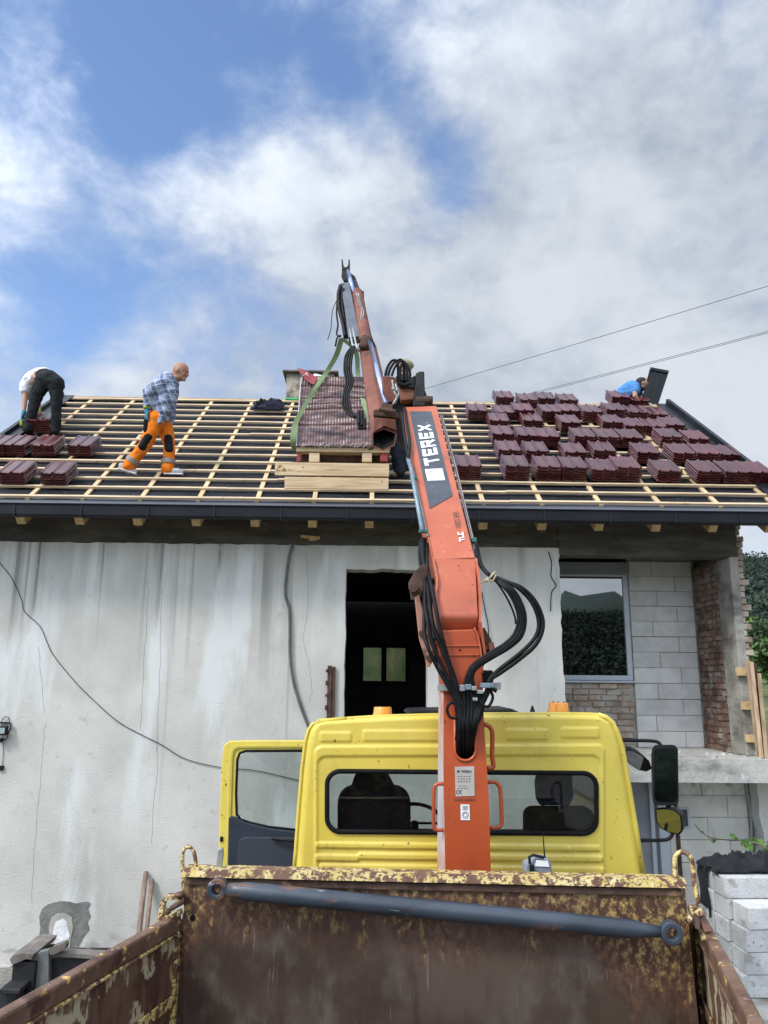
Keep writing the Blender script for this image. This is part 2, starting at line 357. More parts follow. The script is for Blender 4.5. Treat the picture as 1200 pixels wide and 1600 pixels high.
M_bsteel = pmat('blue grey pipe', (.14,.20,.25), (.20,.27,.32), .45, metal=.3, sc=9)
M_clip = pmat('green clip', (.03,.17,.16), None, .5)
M_blkp = pmat('black painted steel', (.008,.009,.011), (.024,.024,.026), .6, spec=.35, sc=6, det=7, bump=.15, layers=[((.13,.10,.08), 9, (1,1,1), .62, .75)])
M_blue = pmat('blue painted tube', (.026,.036,.052), (.045,.060,.082), .38, sc=5, st=(.6,1,1), det=8, bump=.12, layers=[
    ((.15,.075,.045), 9, (.35,1,1), .58, .68), ((.02,.022,.028), 6, (.3,1,1), .55, .75), ((.40,.44,.48), 25, (.3,1,1), .64, .70)])
M_decal = pmat('panel decal', (.040,.050,.066), (.055,.066,.085), .5, sc=7, det=7, layers=[((.20,.20,.20), 30, (1,1,1), .66, .70)])
M_white = pmat('white lettering', (.74,.76,.78), (.80,.81,.82), .5, sc=6)
M_ink = pmat('dark lettering', (.03,.035,.05), None, .6)
M_grink = pmat('faint ink', (.34,.34,.35), None, .6)
M_plate = pmat('data plate', (.50,.47,.43), (.60,.57,.53), .4, metal=.3, sc=9)
M_amber = pmat('amber lens', (.75,.25,.012), (.85,.34,.03), .3, sc=8, coat=.6)
M_mirror = pmat('mirror glass', (.38,.40,.41), None, .04, metal=1.0)
M_grass = pmat('grass', (.04,.07,.018), (.085,.12,.035), .95, sc=.8, det=9, bump=.6, bsc=6, world=True, layers=[((.15,.14,.07), .9, (1,1,1), .5, .7), ((.02,.035,.014), .2, (1,1,1), .2, .3, (2, 9, 13)), ((.035,.06,.055), .05, (1,1,1), .2, .3, (2, 34, 42))])
M_yard = M_grass
def bed_mat():
    m = bpy.data.materials.new('scraped tipper steel'); m.use_nodes = True; t = NT(m.node_tree); t.n.clear()
    out = t.node('ShaderNodeOutputMaterial'); bs = t.node('ShaderNodeBsdfPrincipled'); t.l.new(bs.outputs[0], out.inputs[0])
    g = t.node('ShaderNodeNewGeometry').outputs['Position']; sp = t.node('ShaderNodeSeparateXYZ'); t.l.new(g, sp.inputs[0])
    x, z = sp.outputs[0], sp.outputs[2]
    ns = t.noise(g, 1.0, 8, .65, st=(16, 16, 3.2)); nf = t.noise(g, 34, 9, .72, st=(1, 1, .7)); nb = t.noise(g, 2.2, 6, .6, off=(2, 4, 1))
    base = t.mix(t.mr(nb, .35, .65), (.042,.026,.018), (.076,.056,.043))
    base = t.mix(t.mr(t.noise(g, 3.2, 7, .6, st=(1.4,1,.8), off=(5,2,2)), .50, .70), base, (.098,.084,.073))
    base = t.mix(t.mr(t.noise(g, 1.0, 7, .6, st=(8,8,1.5), off=(1,7,1)), .55, .75), base, (.036,.015,.009))
    rust = t.mix(t.mr(nf, .35, .65), (.055,.024,.016), (.125,.062,.038))
    zz = t.m('MULTIPLY_ADD', t.m('SUBTRACT', ns, .5), .55, z)
    zz = t.m('MULTIPLY_ADD', t.m('SUBTRACT', nb, .5), .35, zz)
    xr = t.mr(x, .95, 1.30, 0, .30); xl = t.mr(x, -.72, -.93, 0, .38)
    zz = t.m('ADD', zz, t.m('ADD', xr, xl))
    col = t.mix(t.mr(zz, 1.78, 2.06), base, rust)
    f = t.m('MULTIPLY', t.mr(nf, .49, .60), t.mr(zz, 1.95, 2.2))
    f2 = t.m('MULTIPLY', t.mr(ns, .50, .62), t.mr(zz, 1.86, 2.1))
    f = t.m('MAXIMUM', f, t.m('MULTIPLY', f2, t.mr(nf, .44, .60)))
    f = t.m('MULTIPLY', f, t.mr(t.noise(g, 90, 5, .7), .36, .56, .25, 1.0))
    f = t.m('MAXIMUM', f, t.m('MULTIPLY', t.mr(zz, 2.36, 2.60), t.mr(nf, .37, .46)))
    col = t.mix(f, col, t.mix(t.mr(nb, .3, .7), (.46,.32,.085), (.36,.29,.14)))
    scr = t.mr(t.noise(g, 1.0, 3, .4, st=(60, 60, 4), dist=1.6), .71, .75)
    col = t.mix(t.m('MULTIPLY', scr, .35), col, (.27,.24,.21))
    t.l.new(col, bs.inputs['Base Color'])
    t.l.new(t.mr(nb, .3, .7, .50, .75), bs.inputs['Roughness']); bs.inputs['Specular IOR Level'].default_value = .4
    bp = t.node('ShaderNodeBump'); bp.inputs['Strength'].default_value = .35; bp.inputs['Distance'].default_value = .004
    t.l.new(nf, bp.inputs['Height']); t.l.new(bp.outputs[0], bs.inputs['Normal']); return m
M_bed = bed_mat()
M_side = pmat('tipper side steel', (.10,.055,.030), (.16,.095,.055), .65, sc=5, st=(1,1,.5), det=8, world=True, bump=.25, bsc=25, layers=[
    ((.07,.03,.02), 4, (1,1,.6), .5, .68), ((.45,.39,.25), 4.6, (1.3,1.3,.9), .52, .55), ((.13,.07,.045), 17, (1,1,.5), .53, .58), ((.42,.30,.12), 9, (1,1,.6), .62, .66), ((.30,.26,.22), 20, (1,1,.3), .66, .72)])
M_rim = pmat('worn yellow rim', (.56,.43,.13), (.64,.53,.25), .5, sc=8, det=7, world=True, bump=.3, bsc=25, layers=[
    ((.13,.06,.04), 26, (1,1,1), .50, .56), ((.15,.075,.05), 75, (1,1,1), .52, .58), ((.16,.08,.055), 5, (1,1,1), .55, .62), ((.70,.62,.35), 25, (1,1,1), .62, .7)])
M_rail = pmat('worn brown rail', (.125,.070,.045), (.19,.115,.08), .5, sc=6, det=7, world=True, bump=.25, bsc=25, layers=[
    ((.62,.42,.12), 13, (1,1,1), .62, .67), ((.07,.032,.024), 9, (1,1,1), .55, .68), ((.36,.30,.28), 20, (1,1,1), .64, .74)])

# ------------------------------------------------------------------ terrain
def sms(a, b, x): t = max(0, min(1, (x-a)/(b-a))); return t*t*(3-2*t)
def ter(x, y):
    r = math.hypot(x, y); n = mnoise.noise(Vector((x*.012, y*.012, 3)))+.5*mnoise.noise(Vector((x*.03, y*.03, 9)))
    h = 3.0*sms(18, 60, y)+7*sms(18, 30, y)*(1-sms(2, 7, x))
    az = math.atan2(x, y)
    h += (27+3*n)*sms(85, 235, r)*(0.75+.25*math.cos(az-.55) if y > 0 else .74)
    if y < 0: h += 37*math.exp(-(((x-116)/15)**2+((y+395)/60)**2))+9*math.exp(-(((x-150)/50)**2+((y+380)/60)**2))
    h += .15*mnoise.noise(Vector((x*.3, y*.3, 0)))*sms(12, 25, r)
    return h
def terrain():
    mb = MB(); n = 150; rs = [0]+[1.2*(1.052**k) for k in range(n)]; k = 96; mb.v.append(Vector((0,0,ter(0,0))))
    rs = rs[1:]
    for r in rs:
        for j in range(k):
            a = 2*math.pi*j/k; x, y = r*math.sin(a), r*math.cos(a); mb.v.append(Vector((x, y, ter(x, y) if r < 600 else ter(x, y)-(r-600)*.05)))
    for j in range(k): mb.f.append((0, 1+j, 1+(j+1) % k))
    for i in range(len(rs)-1):
        for j in range(k):
            a = 1+i*k; b = a+k; mb.f.append((a+j, b+j, b+(j+1) % k, a+(j+1) % k))
    o = mb.build('ground', M_grass, smooth=True); o['kind'] = 'structure'
terrain()
M_leafA = pmat('leaf dark', (.022,.045,.014), (.045,.085,.022), .8, sc=.15, det=3, island=.45)
M_leafF = pmat('far forest', (.014,.028,.022), (.036,.060,.038), .9, sc=.16, det=3, island=.12)  # bluish tint puts the haze of distance into the leaf colour
M_leafB = pmat('leaf mid', (.04,.08,.02), (.075,.13,.03), .8, sc=.2, det=3, island=.45)
M_bark = pmat('bark', (.09,.07,.05), (.16,.13,.10), .95, sc=6)
def leafcloud(mb, c, r, n, s, rng):
    for _ in range(n):
        while True:
            v = Vector((rng.uniform(-1,1), rng.uniform(-1,1), rng.uniform(-1,1)))
            if .25 < v.length < 1: break
        p = R(c)+Vector((v.x*r.x, v.y*r.y, v.z*r.z)); a = Vector((rng.gauss(0,1), rng.gauss(0,1), rng.gauss(0,1))).normalized(); b = a.orthogonal().normalized(); d = a.cross(b); q = s*rng.uniform(.6, 1.4)
        mb.add([p-b*q-d*q*.6, p+b*q-d*q*.4, p+b*q*.4+d*q, p-b*q*.7+d*q*.7], [(0,1,2,3)])
def wood_mass(name, label, rings, cnt, rng):
    mb = MB()
    for _ in range(cnt):
        az0, az1, r0_, r1_ = rings; a = rng.uniform(az0, az1); r = rng.uniform(r0_, r1_); x, y = r*math.sin(a), r*math.cos(a); z = ter(x, y); h = rng.uniform(4, 7)
        for _k in range(3):
            leafcloud(mb, (x+rng.uniform(-2,2), y+rng.uniform(-2,2), z+h*rng.uniform(.3,.7)), Vector((2.9, 2.9, h*.3)), 60, .27, rng)
    o = mb.build(name, M_leafF); tag(o, label, 'forest', kind='stuff')
rg = random.Random(3)
wood_mass('hillside_forest', 'dark green forest covering the hill to the right behind the house', (rad(24.5), rad(34), 125, 250), 560, rg)
wood_mass('hillside_forest', 'forest on the slope facing the house, seen mirrored in its window', (rad(154), rad(176), 90, 250), 760, rg)
def tree(px, Y, h, w, label, mat, seed):
    rng = random.Random(seed); b = P(px, 1060, Y); b.z = ter(b.x, b.y)-.1
    t = thing('broadleaf_tree', b, label, 'tree', 'trees beside the meadow right of the house')
    tr = MB(); pts = [b, b+Vector((.1, 0, h*.3)), b+Vector((-.1,.1,h*.62)), b+Vector((.05,0,h*.85))]
    tr.tube(catmull(pts, 3), [.22*(1-i/12) for i in range(10)][:len(catmull(pts,3))], 7)
    lv = MB()
    for i in range(11):
        a = rng.uniform(0, 6.28); rr = rng.uniform(.25, .8)*w; z = h*rng.uniform(.35, .95); e = b+Vector((math.cos(a)*rr*(1.15-z/h*.6), math.sin(a)*rr*(1.15-z/h*.6), z))
        tr.tube([b+Vector((0,0,z*.6)), e], [.07, .02], 5); leafcloud(lv, e, Vector((w*.42, w*.42, h*.13)), 150, .16, rng)
    tr.build('trunk', M_bark, t, smooth=True); lv.build('crown', mat, t)
tree(1216, 44, 3.6, 2.2, 'leafy green tree nearest to the broken right corner of the house', M_leafB, 5)
tree(1184, 56, 4.4, 2.4, 'darker bushy tree beyond the meadow at the right edge', M_leafA, 6)
tree(1203, 68, 6.2, 3.2, 'rounded tree at the foot of the forested hill, furthest of the meadow trees', M_leafB, 8)

MB().prism([(x, y, .006) for x, y in ((-40, -30), (40, -30), (40, 9.6), (-40, 9.6))], (0, 0, .004)).build('yard', pmat('gravel yard', (.17,.16,.145), (.26,.25,.23), .95, sc=14, det=9, bump=.8, bsc=60, world=True, layers=[((.12,.11,.09), .8, (1,1,1), .5, .7), ((.07,.10,.03), 1.3, (1,1,1), .62, .7)]))['kind'] = 'structure'
# ------------------------------------------------------------------ house
YW, YB = 9.2, 10.28
zT = P(420, 851, YW).z; PHI = rad(36); EY = 8.70; EZ = P(600, 789.5, 8.70).z
ZS = P(1040, 1168, YB).z                       # balcony floor
house = thing('unfinished_house', (0, YW, 0), 'rough plastered two-storey house with bare timber roof under construction', 'house')
sd, cd_ = math.sin(PHI), math.cos(PHI)
RN = Vector((0, -sd, cd_)); RO = Vector((0, EY, EZ))
def RP(x, s, h=0.0): return Vector((x, EY+s*cd_-h*sd, EZ+s*sd+h*cd_))
def PR(px, py, h=0.0): return PP(px, py, RO+RN*h, RN)
def rs_(p): return (p.y-EY)*cd_+(p.z-EZ)*sd
SL = rs_(PR(600, 632)); XL = PR(106, 621).x; XR = PR(1033, 633).x
def jag(a, b, n, amp, ax=0, seed=1):
    r = random.Random(seed); out = []
    for i in range(1, n): 
        p = R(a).lerp(R(b), i/n); p[ax] += r.uniform(-amp, amp); out.append(p)
    return out
dx0, dx1, dzt = P(539, 1000, YW).x, P(668, 950, YW).x, P(570, 889, YW).z
xr = P(877, 960, YW).x
mb = MB(); D = Vector((0, .30, 0)); V = lambda x, z: Vector((x, YW, z))
mb.prism([V(-5.25, -.3), V(dx0, -.3)]+[V(dx0, ZS)]+jag(V(dx0, ZS), V(dx0, dzt), 26, .008, 0, 2)+[V(dx0, dzt)]+[V(dx0, zT)]+jag(V(dx0, zT), V(-5.25, zT), 60, .007, 2, 3)+[V(-5.25, zT)], D)
mb.prism([V(dx0, dzt)]+jag(V(dx0, dzt), V(dx1, dzt), 16, .011, 2, 4)+[V(dx1, dzt), V(dx1, zT), V(dx0, zT)], D)
mb.prism([V(dx0, -.3), V(dx1, -.3), V(dx1, ZS-.02), V(dx0, ZS-.02)], D)
mb.prism([V(dx1, -.3), V(xr, -.3)]+jag(V(xr, -.3), V(xr, zT), 60, .012, 0, 5)+[V(xr, zT), V(dx1, zT)], D)
mb.build('plaster_wall', M_plaster, house)
# bare concrete ring beam, seen under the gutter
zb = P(1000, 868, YW).z
xpo = P(1165, 1000, YW).x; xpi = P(1142, 900, YW).x
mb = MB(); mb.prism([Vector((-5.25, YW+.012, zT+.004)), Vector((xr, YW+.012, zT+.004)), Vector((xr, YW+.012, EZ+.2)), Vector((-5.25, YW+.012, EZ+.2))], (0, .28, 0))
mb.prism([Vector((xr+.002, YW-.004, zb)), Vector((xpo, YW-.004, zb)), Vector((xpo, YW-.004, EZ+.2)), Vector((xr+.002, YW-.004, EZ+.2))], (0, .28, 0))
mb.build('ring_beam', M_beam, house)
mb = MB()        # mortar lip below the beam, sticks of a broken bracket
for i in range(30):
    x = -5+i*.24; w = random.uniform(.05, .22)
    if random.random() < .5 and not dx0-.1 < x < dx1+.1: mb.box((x, YW-.006, zT+random.uniform(-.012, .01)), (w, .02, random.uniform(.01, .03)))
pass
mb = MB(); b0 = P(470, 838, YW-.01); b1 = P(500, 841, YW-.01); mb.beam(b0, b1, .03, .035); mb.box((b0+b1)/2+Vector((.03, 0, -.03)), (.10, .03, .02)); mb.build('wood_wedge', M_raft, house)
MB().bp((xr-.31, YW+.301, ZS-.3), (xr-.012, YB+.3, EZ+.1)).build('loggia_side_wall', M_plaster, house)
MB().bp((xr-.31, YW+.301, -.2), (xr-.014, YB, ZS-.302)).build('lower_return_wall', M_plaster, house)
# corner post and brick return of the loggia
yb1 = 9.59
mb = MB(); mb.bp((xpi, YW-.001, ZS), (xpo, yb1, zb-.002)); mb.build('concrete_post', M_conc, house, bevel=.012)
def bricks(mb, o, ux, uz, nrm, L, H, bl, bh, d, gap, rng, jit=.004, skip=None, half=True):
    o, ux, uz, nrm = R(o), R(ux), R(uz), R(nrm); z = 0; row = 0
    while z < H-.01:
        hh = min(bh, H-z); x = -(bl+gap)*rng.uniform(.4,.6)*(row % 2) if half else -(bl+gap)*rng.random()
        while x < L:
            bw = bl*(rng.uniform(.72, 1.12) if jit > .008 else 1); a, b = max(x, 0), min(x+bw, L)
            if b-a > .02 and not (skip and skip((a+b)/2, z)):
                j = rng.uniform(-jit, jit)+jit; dr = d
                p = o+ux*a+uz*z+nrm*(j); jz = rng.uniform(-jit, jit)*.8
                q = [p+uz*jz, p+ux*(b-a)+uz*jz, p+ux*(b-a)+uz*(hh-gap+jz), p+uz*(hh-gap+jz)]
                mb.hexa(q, [v-nrm*dr for v in q][:])
            x += bw+gap
        z += bh; row += 1
rb = random.Random(11)
X = Vector((1,0,0)); Yv = Vector((0,1,0)); Z = Vector((0,0,1))
mb = MB(); bricks(mb, (xpi, YB, ZS), -Yv, Z, -X, YB-yb1, zb-ZS, .125, .075, .10, .012, rb, .010); mb.build('brick_return', M_brick, house, bevel=.004, seg=1)
mb = MB(); mb.bp((xpi+.012, yb1+.001, ZS-.01), (xpo-.005, YB+.4, zb)); mb.build('return_mortar', M_mort, house)
mb = MB()        # torn outer edge of the corner: brick ends and mortar
z = ZS
while z < EZ+.15:
    w = rb.uniform(.02, .13); mb.box((xpo+w/2-.01, YW+.10+rb.uniform(-.01, .01), z+.033), (w, .2, .066)); z += .077
mb.build('broken_brick_edge', M_brick2, house, bevel=.005, seg=1)
mb = MB(); mb.prism([Vector((xpo+.001, YW+.05, ZS-.05)), Vector((xpo+.001, YW+.05, EZ+.2))]+jag((xpo+.05, YW+.05, EZ+.2), (xpo+.05, YW+.05, ZS-.05), 40, .035, 0, 9), (0, 6.8, 0)); mb.build('side_wall', M_mort, house)
# back wall of the loggia : window, old brick below it, aerated concrete blocks
wx0, wx1 = P(862, 980, YB).x, P(986, 1000, YB).x
wz0, wz1 = P(930, 1063, YB).z, P(930, 897, YB).z
bx0 = P(988, 1000, YB).x
ztop = P(1030, 877, YB).z
mb = MB(); bricks(mb, (bx0, YB, ZS), X, Z, -Yv, xpi-bx0-.03, ztop-ZS, .625, (ztop-ZS)/12, .2, .006, random.Random(5), .003); mb.build('block_wall', M_aac, house, bevel=.004, seg=1)
mb = MB(); mb.bp((bx0-.02, YB+.012, ZS-.01), (xpi+.02, YB+.25, ztop+.03)); mb.build('block_mortar', M_mort, house)
mb = MB(); bricks(mb, (xr-.3, YB+.01, ZS-.35), X, Z, -Yv, bx0-xr+.3-.03, wz0-ZS+.33, .21, .078, .1, .013, rb, .010); mb.build('brick_parapet', M_brick2, house, bevel=.005, seg=1)
mb = MB(); mb.bp((xr-.3, YB+.022, ZS-.3), (bx0-.02, YB+.28, wz0-.012)); mb.build('parapet_mortar', M_mortl, house)
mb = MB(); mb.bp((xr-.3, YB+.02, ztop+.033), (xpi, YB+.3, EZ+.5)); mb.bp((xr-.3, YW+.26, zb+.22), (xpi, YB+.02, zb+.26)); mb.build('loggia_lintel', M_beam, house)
fw = MB(); t_ = .065
fw.bp((wx0, YB, wz0), (wx1, YB+.07, wz0+t_)); fw.bp((wx0, YB, wz1-.03), (wx1, YB+.07, wz1)); fw.bp((wx1-t_, YB+.001, wz0+t_+.001), (wx1, YB+.07, wz1-.031)); fw.bp((wx0, YB+.001, wz0+t_+.001), (wx0+t_*.6, YB+.07, wz1-.031))
win = fw.build('window', M_frame, house, bevel=.006)
MB().bp((wx0+.03, YB+.03, wz0+.05), (wx1-.05, YB+.038, wz1-.02)).build('pane', M_glass, win)
MB().bp((wx0, YB-.05, wz0-.03), (wx1+.02, YB+.06, wz0-.004)).build('sill', M_frame, win, bevel=.004)
MB().bp((wx0, YB-.045, wz1+.004), (wx1+.02, YB+.12, P(930, 879, YB).z)).build('shutter_box', M_shut, house, bevel=.006)
mb = MB()        # white upright bars and a short crossbar behind the pane
for a, b in ((933, 936), (952, 955)):
    x0, x1 = P(a, 1000, YB+.5).x, P(b, 1000, YB+.5).x
    mb.bp((x0, YB+.42, P(930, 1070, YB+.5).z), (x1+.01, YB+.5, P(930, 982 if a == 933 else 976, YB+.5).z))
x0 = P(936, 1000, YB+.5).x; x1 = P(972, 1000, YB+.5).x
mb.bp((x0+.012, YB+.45, P(930, 984, YB+.5).z), (x0+.14, YB+.49, P(930, 979, YB+.5).z)); mb.build('white_bars', M_white, house)
# balcony slab, floor between the storeys and the wall below
yf = PZ(1100, 1186, ZS).y
zb2 = P(1100, 1223, yf).z
mb = MB(); mb.prism([Vector((xr+.004, yf, zb2)), Vector((8.2, yf, zb2))]+jag((8.2, yf, ZS), (xr, yf, ZS), 60, .006, 2, 8)[:]+[Vector((xr+.004, yf, ZS))], (0, YB-yf-.02, 0)); mb.build('balcony_slab', M_slab, house)
mb = MB()
for i in range(70):
    x = rb.uniform(2.6, 6.0); y = rb.uniform(yf+.02, YB-.3); s_ = rb.uniform(.008, .035); mb.box((x, y, ZS+s_*.4), (s_*rb.uniform(1,2.5), s_*1.4, s_), Matrix.Rotation(rb.uniform(0, 3), 3, 'Z'))
mb.build('rubble', M_slab, house)['kind'] = 'stuff'
YL = 9.75; lx0, lx1 = P(1062, 1300, YL).x, P(1171, 1300, YL).x
zl1 = zb2; mb = MB(); bricks(mb, (lx0, YL, zl1-.255*8+.0), X, Z, -Yv, lx1-lx0, .255*8-.004, .60, .255, .2, .007, random.Random(21), .003); mb.build('lower_block_wall', M_aacb, house, bevel=.004, seg=1)
mb = MB(); mb.bp((lx0+.005, YL+.012, -.2), (lx1+.02, YL+.25, zl1-.002)); mb.build('lower_mortar', M_mortl, house)
mb = MB(); mb.prism([Vector((lx1+.035, YL-.25, -.2)), Vector((8.1, YL-.25, -.2)), Vector((8.1, YL-.25, zl1-.003)), Vector((lx1+.035, YL-.25, zl1-.003))]+jag((lx1+.035, YL-.25, zl1), (lx1+.035, YL-.25, -.2), 24, .02, 0, 4), (0, .3, 0)); mb.build('lower_plaster_wall', M_plaster, house)
mb = MB(); mb.tube(catmull([(lx1-.01, YL-.03, zl1-.05), (lx1+.02, YL-.03, zl1-.5), (lx1-.0, YL-.03, zl1-.9), (lx1+.05, YL-.03, zl1-1.3)], 5), .022, 7); mb.build('conduit', M_steel, house, smooth=True)
mb = MB(); a = P(1064, 1262, YL-.02); b = P(1079, 1295, YL-.02); mb.bp((a.x-.12, YL-.03, b.z), (b.x, YL-.01, a.z)); f = mb.build('vent_window', M_frame, house)
MB().bp((a.x-.10, YL-.034, b.z+.03), (b.x-.03, YL-.031, a.z-.02)).build('pane', M_frame2, f)
mb = MB(); a = P(996, 1300, YL); c = P(1046, 1300, YL); mb.bp((a.x-.6, YL+.04, -.1), (lx0-.17, YL+.09, zl1-.005))
dr = mb.build('garage_door', pmat('grey door', (.20,.21,.24), (.26,.27,.30), .6, sc=3), house)
mb = MB(); xx = P(1018, 1300, YL).x
mb.bp((xx, YL-.0, -.1), (xx+.05, YL+.035, zl1-.006)); mb.bp((xx+.09, YL-.02, -.1), (lx0-.13, YL+.036, zl1-.006)); mb.build('door_frame', M_frame, dr, bevel=.006)
mb = MB(); mb.bp((lx0-.12, YL+.0, -.1), (lx0-.05, YL+.1, zl1-.005)); mb.build('door_jamb', M_aacb, house)
mb = MB(); mb.tube([(lx0-.03, YL-.01, z_) for z_ in (.0, .6, 1.3)], .022, 6); mb.build('rusty_bar', M_rust2, house)
# wooden cleats on the post
for (px0, py0, px1, py1) in ((1150, 1043, 1165, 1056), (1158, 1096, 1174, 1109), (1165, 1148, 1181, 1160)):
    a, b = P(px0, py0, YW-.03), P(px1, py1, YW-.03); MB().bp((a.x, YW-.06, b.z), (b.x, YW-.003, a.z)).build('wood_cleat', M_raft, house, bevel=.004)
# floor, inner and outer walls
xRW = xpo
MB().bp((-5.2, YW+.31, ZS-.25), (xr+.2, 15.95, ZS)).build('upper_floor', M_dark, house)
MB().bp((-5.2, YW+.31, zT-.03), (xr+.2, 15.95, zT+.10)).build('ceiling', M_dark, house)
MB().bp((xpo-.1, 9.99, -.2), (xpo, 16.0, ZS-.1)).build('lower_side_wall', M_plaster, house)
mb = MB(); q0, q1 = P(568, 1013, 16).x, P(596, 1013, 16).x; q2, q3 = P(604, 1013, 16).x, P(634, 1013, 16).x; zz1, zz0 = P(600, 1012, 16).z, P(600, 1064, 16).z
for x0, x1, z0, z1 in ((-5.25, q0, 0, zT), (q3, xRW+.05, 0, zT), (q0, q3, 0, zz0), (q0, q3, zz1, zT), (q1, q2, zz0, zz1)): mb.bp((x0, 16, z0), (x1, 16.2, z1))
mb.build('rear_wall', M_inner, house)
mb = MB(); e = .07
for x0, x1 in ((q0, q1), (q2, q3)):
    mb.bp((x0-e, 15.93, zz0-e), (x0, 15.99, zz1+e)); mb.bp((x1, 15.93, zz0-e), (x1+(e if x1 == q3 else .001), 15.99, zz1+e)); mb.bp((x0, 15.935, zz0-e), (x1, 15.99, zz0)); mb.bp((x0, 15.935, zz1), (x1, 15.99, zz1+e))
f = mb.build('window', M_frame2, house)
for x0, x1 in ((q0, q1), (q2, q3)): MB().bp((x0, 15.96, zz0), (x1, 15.965, zz1)).build('pane', M_glass2, f)
MB().bp((-5.25, YW+.3, -.2), (-5.0, 16, zT)).build('side_wall', M_plaster, house)
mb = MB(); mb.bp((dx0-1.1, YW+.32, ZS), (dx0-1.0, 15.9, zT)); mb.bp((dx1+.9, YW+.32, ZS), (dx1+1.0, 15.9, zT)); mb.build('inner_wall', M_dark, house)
# roof
mb = MB()
for k in range(1):
    mb.hexa([RP(XL, 0, 0), RP(XR, 0, 0), RP(XR, SL, 0), RP(XL, SL, 0)], [RP(XL, 0, -.02), RP(XR, 0, -.02), RP(XR, SL, -.02), RP(XL, SL, -.02)])
mb2 = MB(); RY = RP(0, SL).y
mb2.hexa([Vector((v.x, 2*RY-v.y, v.z)) for v in [RP(XR, 0, 0), RP(XL, 0, 0), RP(XL, SL, 0), RP(XR, SL, 0)]], [Vector((v.x, 2*RY-v.y, v.z)) for v in [RP(XR, 0, -.02), RP(XL, 0, -.02), RP(XL, SL, -.02), RP(XR, SL, -.02)]])
roof = mb.build('roof', M_under, house); mb2.build('rear_roof', M_under, house)
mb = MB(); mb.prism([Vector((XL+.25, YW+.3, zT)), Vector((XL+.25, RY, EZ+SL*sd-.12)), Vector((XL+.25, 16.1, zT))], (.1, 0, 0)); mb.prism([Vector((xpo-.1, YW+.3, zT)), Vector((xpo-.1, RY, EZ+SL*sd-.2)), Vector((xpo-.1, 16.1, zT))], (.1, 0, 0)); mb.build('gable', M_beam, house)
HB1, HB2 = .028, .056
RX = [PR(px, 789).x for px in (35, 123, 215, 307, 400, 490, 581, 668, 755, 846, 937, 1030, 1120)]
RX = [RX[0]-.7, ]+RX+[RX[-1]+.69]
for x in RX:
    if not XL < x < XR: continue
    MB().hexa([RP(x-.026, .02, .002), RP(x+.026, .02, .002), RP(x+.026, SL, .002), RP(x-.026, SL, .002)], [RP(x-.026, .02, HB1), RP(x+.026, .02, HB1), RP(x+.026, SL, HB1), RP(x-.026, SL, HB1)]).build('counter_batten', M_wood_s, roof, base=(x, EY, EZ))
RXR = [P(px, 815, 8.84).x for px in (25, 118, 210, 303, 396, 487, 577, 668, 757, 850, 940, 1030, 1120)]
for x in RXR+[RXR[-1]+.69]:
    if x > XR: continue
    w = .052; zz = -.345
    MB().hexa([RP(x-w, .06, -.022), RP(x+w, .06, -.022), RP(x+w, 1.2, -.022), RP(x-w, 1.2, -.022)], [RP(x-w, .10, zz), RP(x+w, .10, zz), RP(x+w, 1.2, zz), RP(x-w, 1.2, zz)]).build('rafter', M_raft, roof, bevel=.004, base=(x, EY, EZ))
NB = 14; BS = [.05+i*(SL-.10)/NB for i in range(NB+1)]
rbn = random.Random(4)
for i, s_ in enumerate(BS):
    mb = MB(); x = XL+.02
    while x < XR-.05:
        x2 = min(x+rbn.uniform(3.2, 4.2), XR-.02); o_ = rbn.uniform(-.006, .006); w = .022; tw = rbn.uniform(-.004, .004)
        n = 6
        for k in range(n):
            a, b = x+(x2-x)*k/n, x+(x2-x)*(k+1)/n; wa, wb = [.004*math.sin(3*q+i*2) for q in (a, b)]
            mb.hexa([RP(a, s_-w+o_+wa, HB1+.001), RP(b, s_-w+o_+wb, HB1+.001), RP(b, s_+w+o_+wb, HB1+.001), RP(a, s_+w+o_+wa, HB1+.001)],
                    [RP(a, s_-w+o_+wa, HB2+tw), RP(b, s_-w+o_+wb, HB2+tw), RP(b, s_+w+o_+wb, HB2+tw), RP(a, s_+w+o_+wa, HB2+tw)])
        x = x2+.004
    mb.build('batten', M_wood, roof, base=RP(0, s_), merge=.0002)
for s_ in (1.15, 2.55, 3.85):
    MB().hexa([RP(XL, s_, .0005), RP(XR, s_, .0005), RP(XR, s_+.25, .0005), RP(XL, s_+.25, .0005)], [RP(XL, s_, .0045), RP(XR, s_, .0045), RP(XR, s_+.25, .0025), RP(XL, s_+.25, .0025)]).build('underlay_lap', M_under, roof)
# ridge board, gutter, flashing
MB().bp((XL, RY-.03, EZ+SL*sd+.005), (XR, RY+.03, EZ+SL*sd+.06)).build('ridge_batten', M_wood, roof, base=(0, RY, EZ+SL*sd))
gz = P(600, 794.5, 8.62).z; gz2 = P(600, 813, 8.62).z; gr = (gz-gz2)
mb = MB(); prof = [(EY+.0, gz+.012), (EY-.02, gz-.02)]
prof = [(8.70, gz+.02), (8.70, gz2+.02), (8.685, gz2), (8.60, gz2), (8.575, gz2+.015), (8.57, gz-.012), (8.555, gz-.006), (8.555, gz+.006), (8.575, gz+.006), (8.582, gz-.01), (8.582, gz2+.02), (8.60, gz2+.008), (8.68, gz2+.008), (8.69, gz2+.025), (8.69, gz+.02)]
mb.prism([Vector((XL-.1, y, z)) for y, z in prof], (XR-XL+.25, 0, 0)); gut = mb.build('gutter', M_gut, roof, bevel=.002)
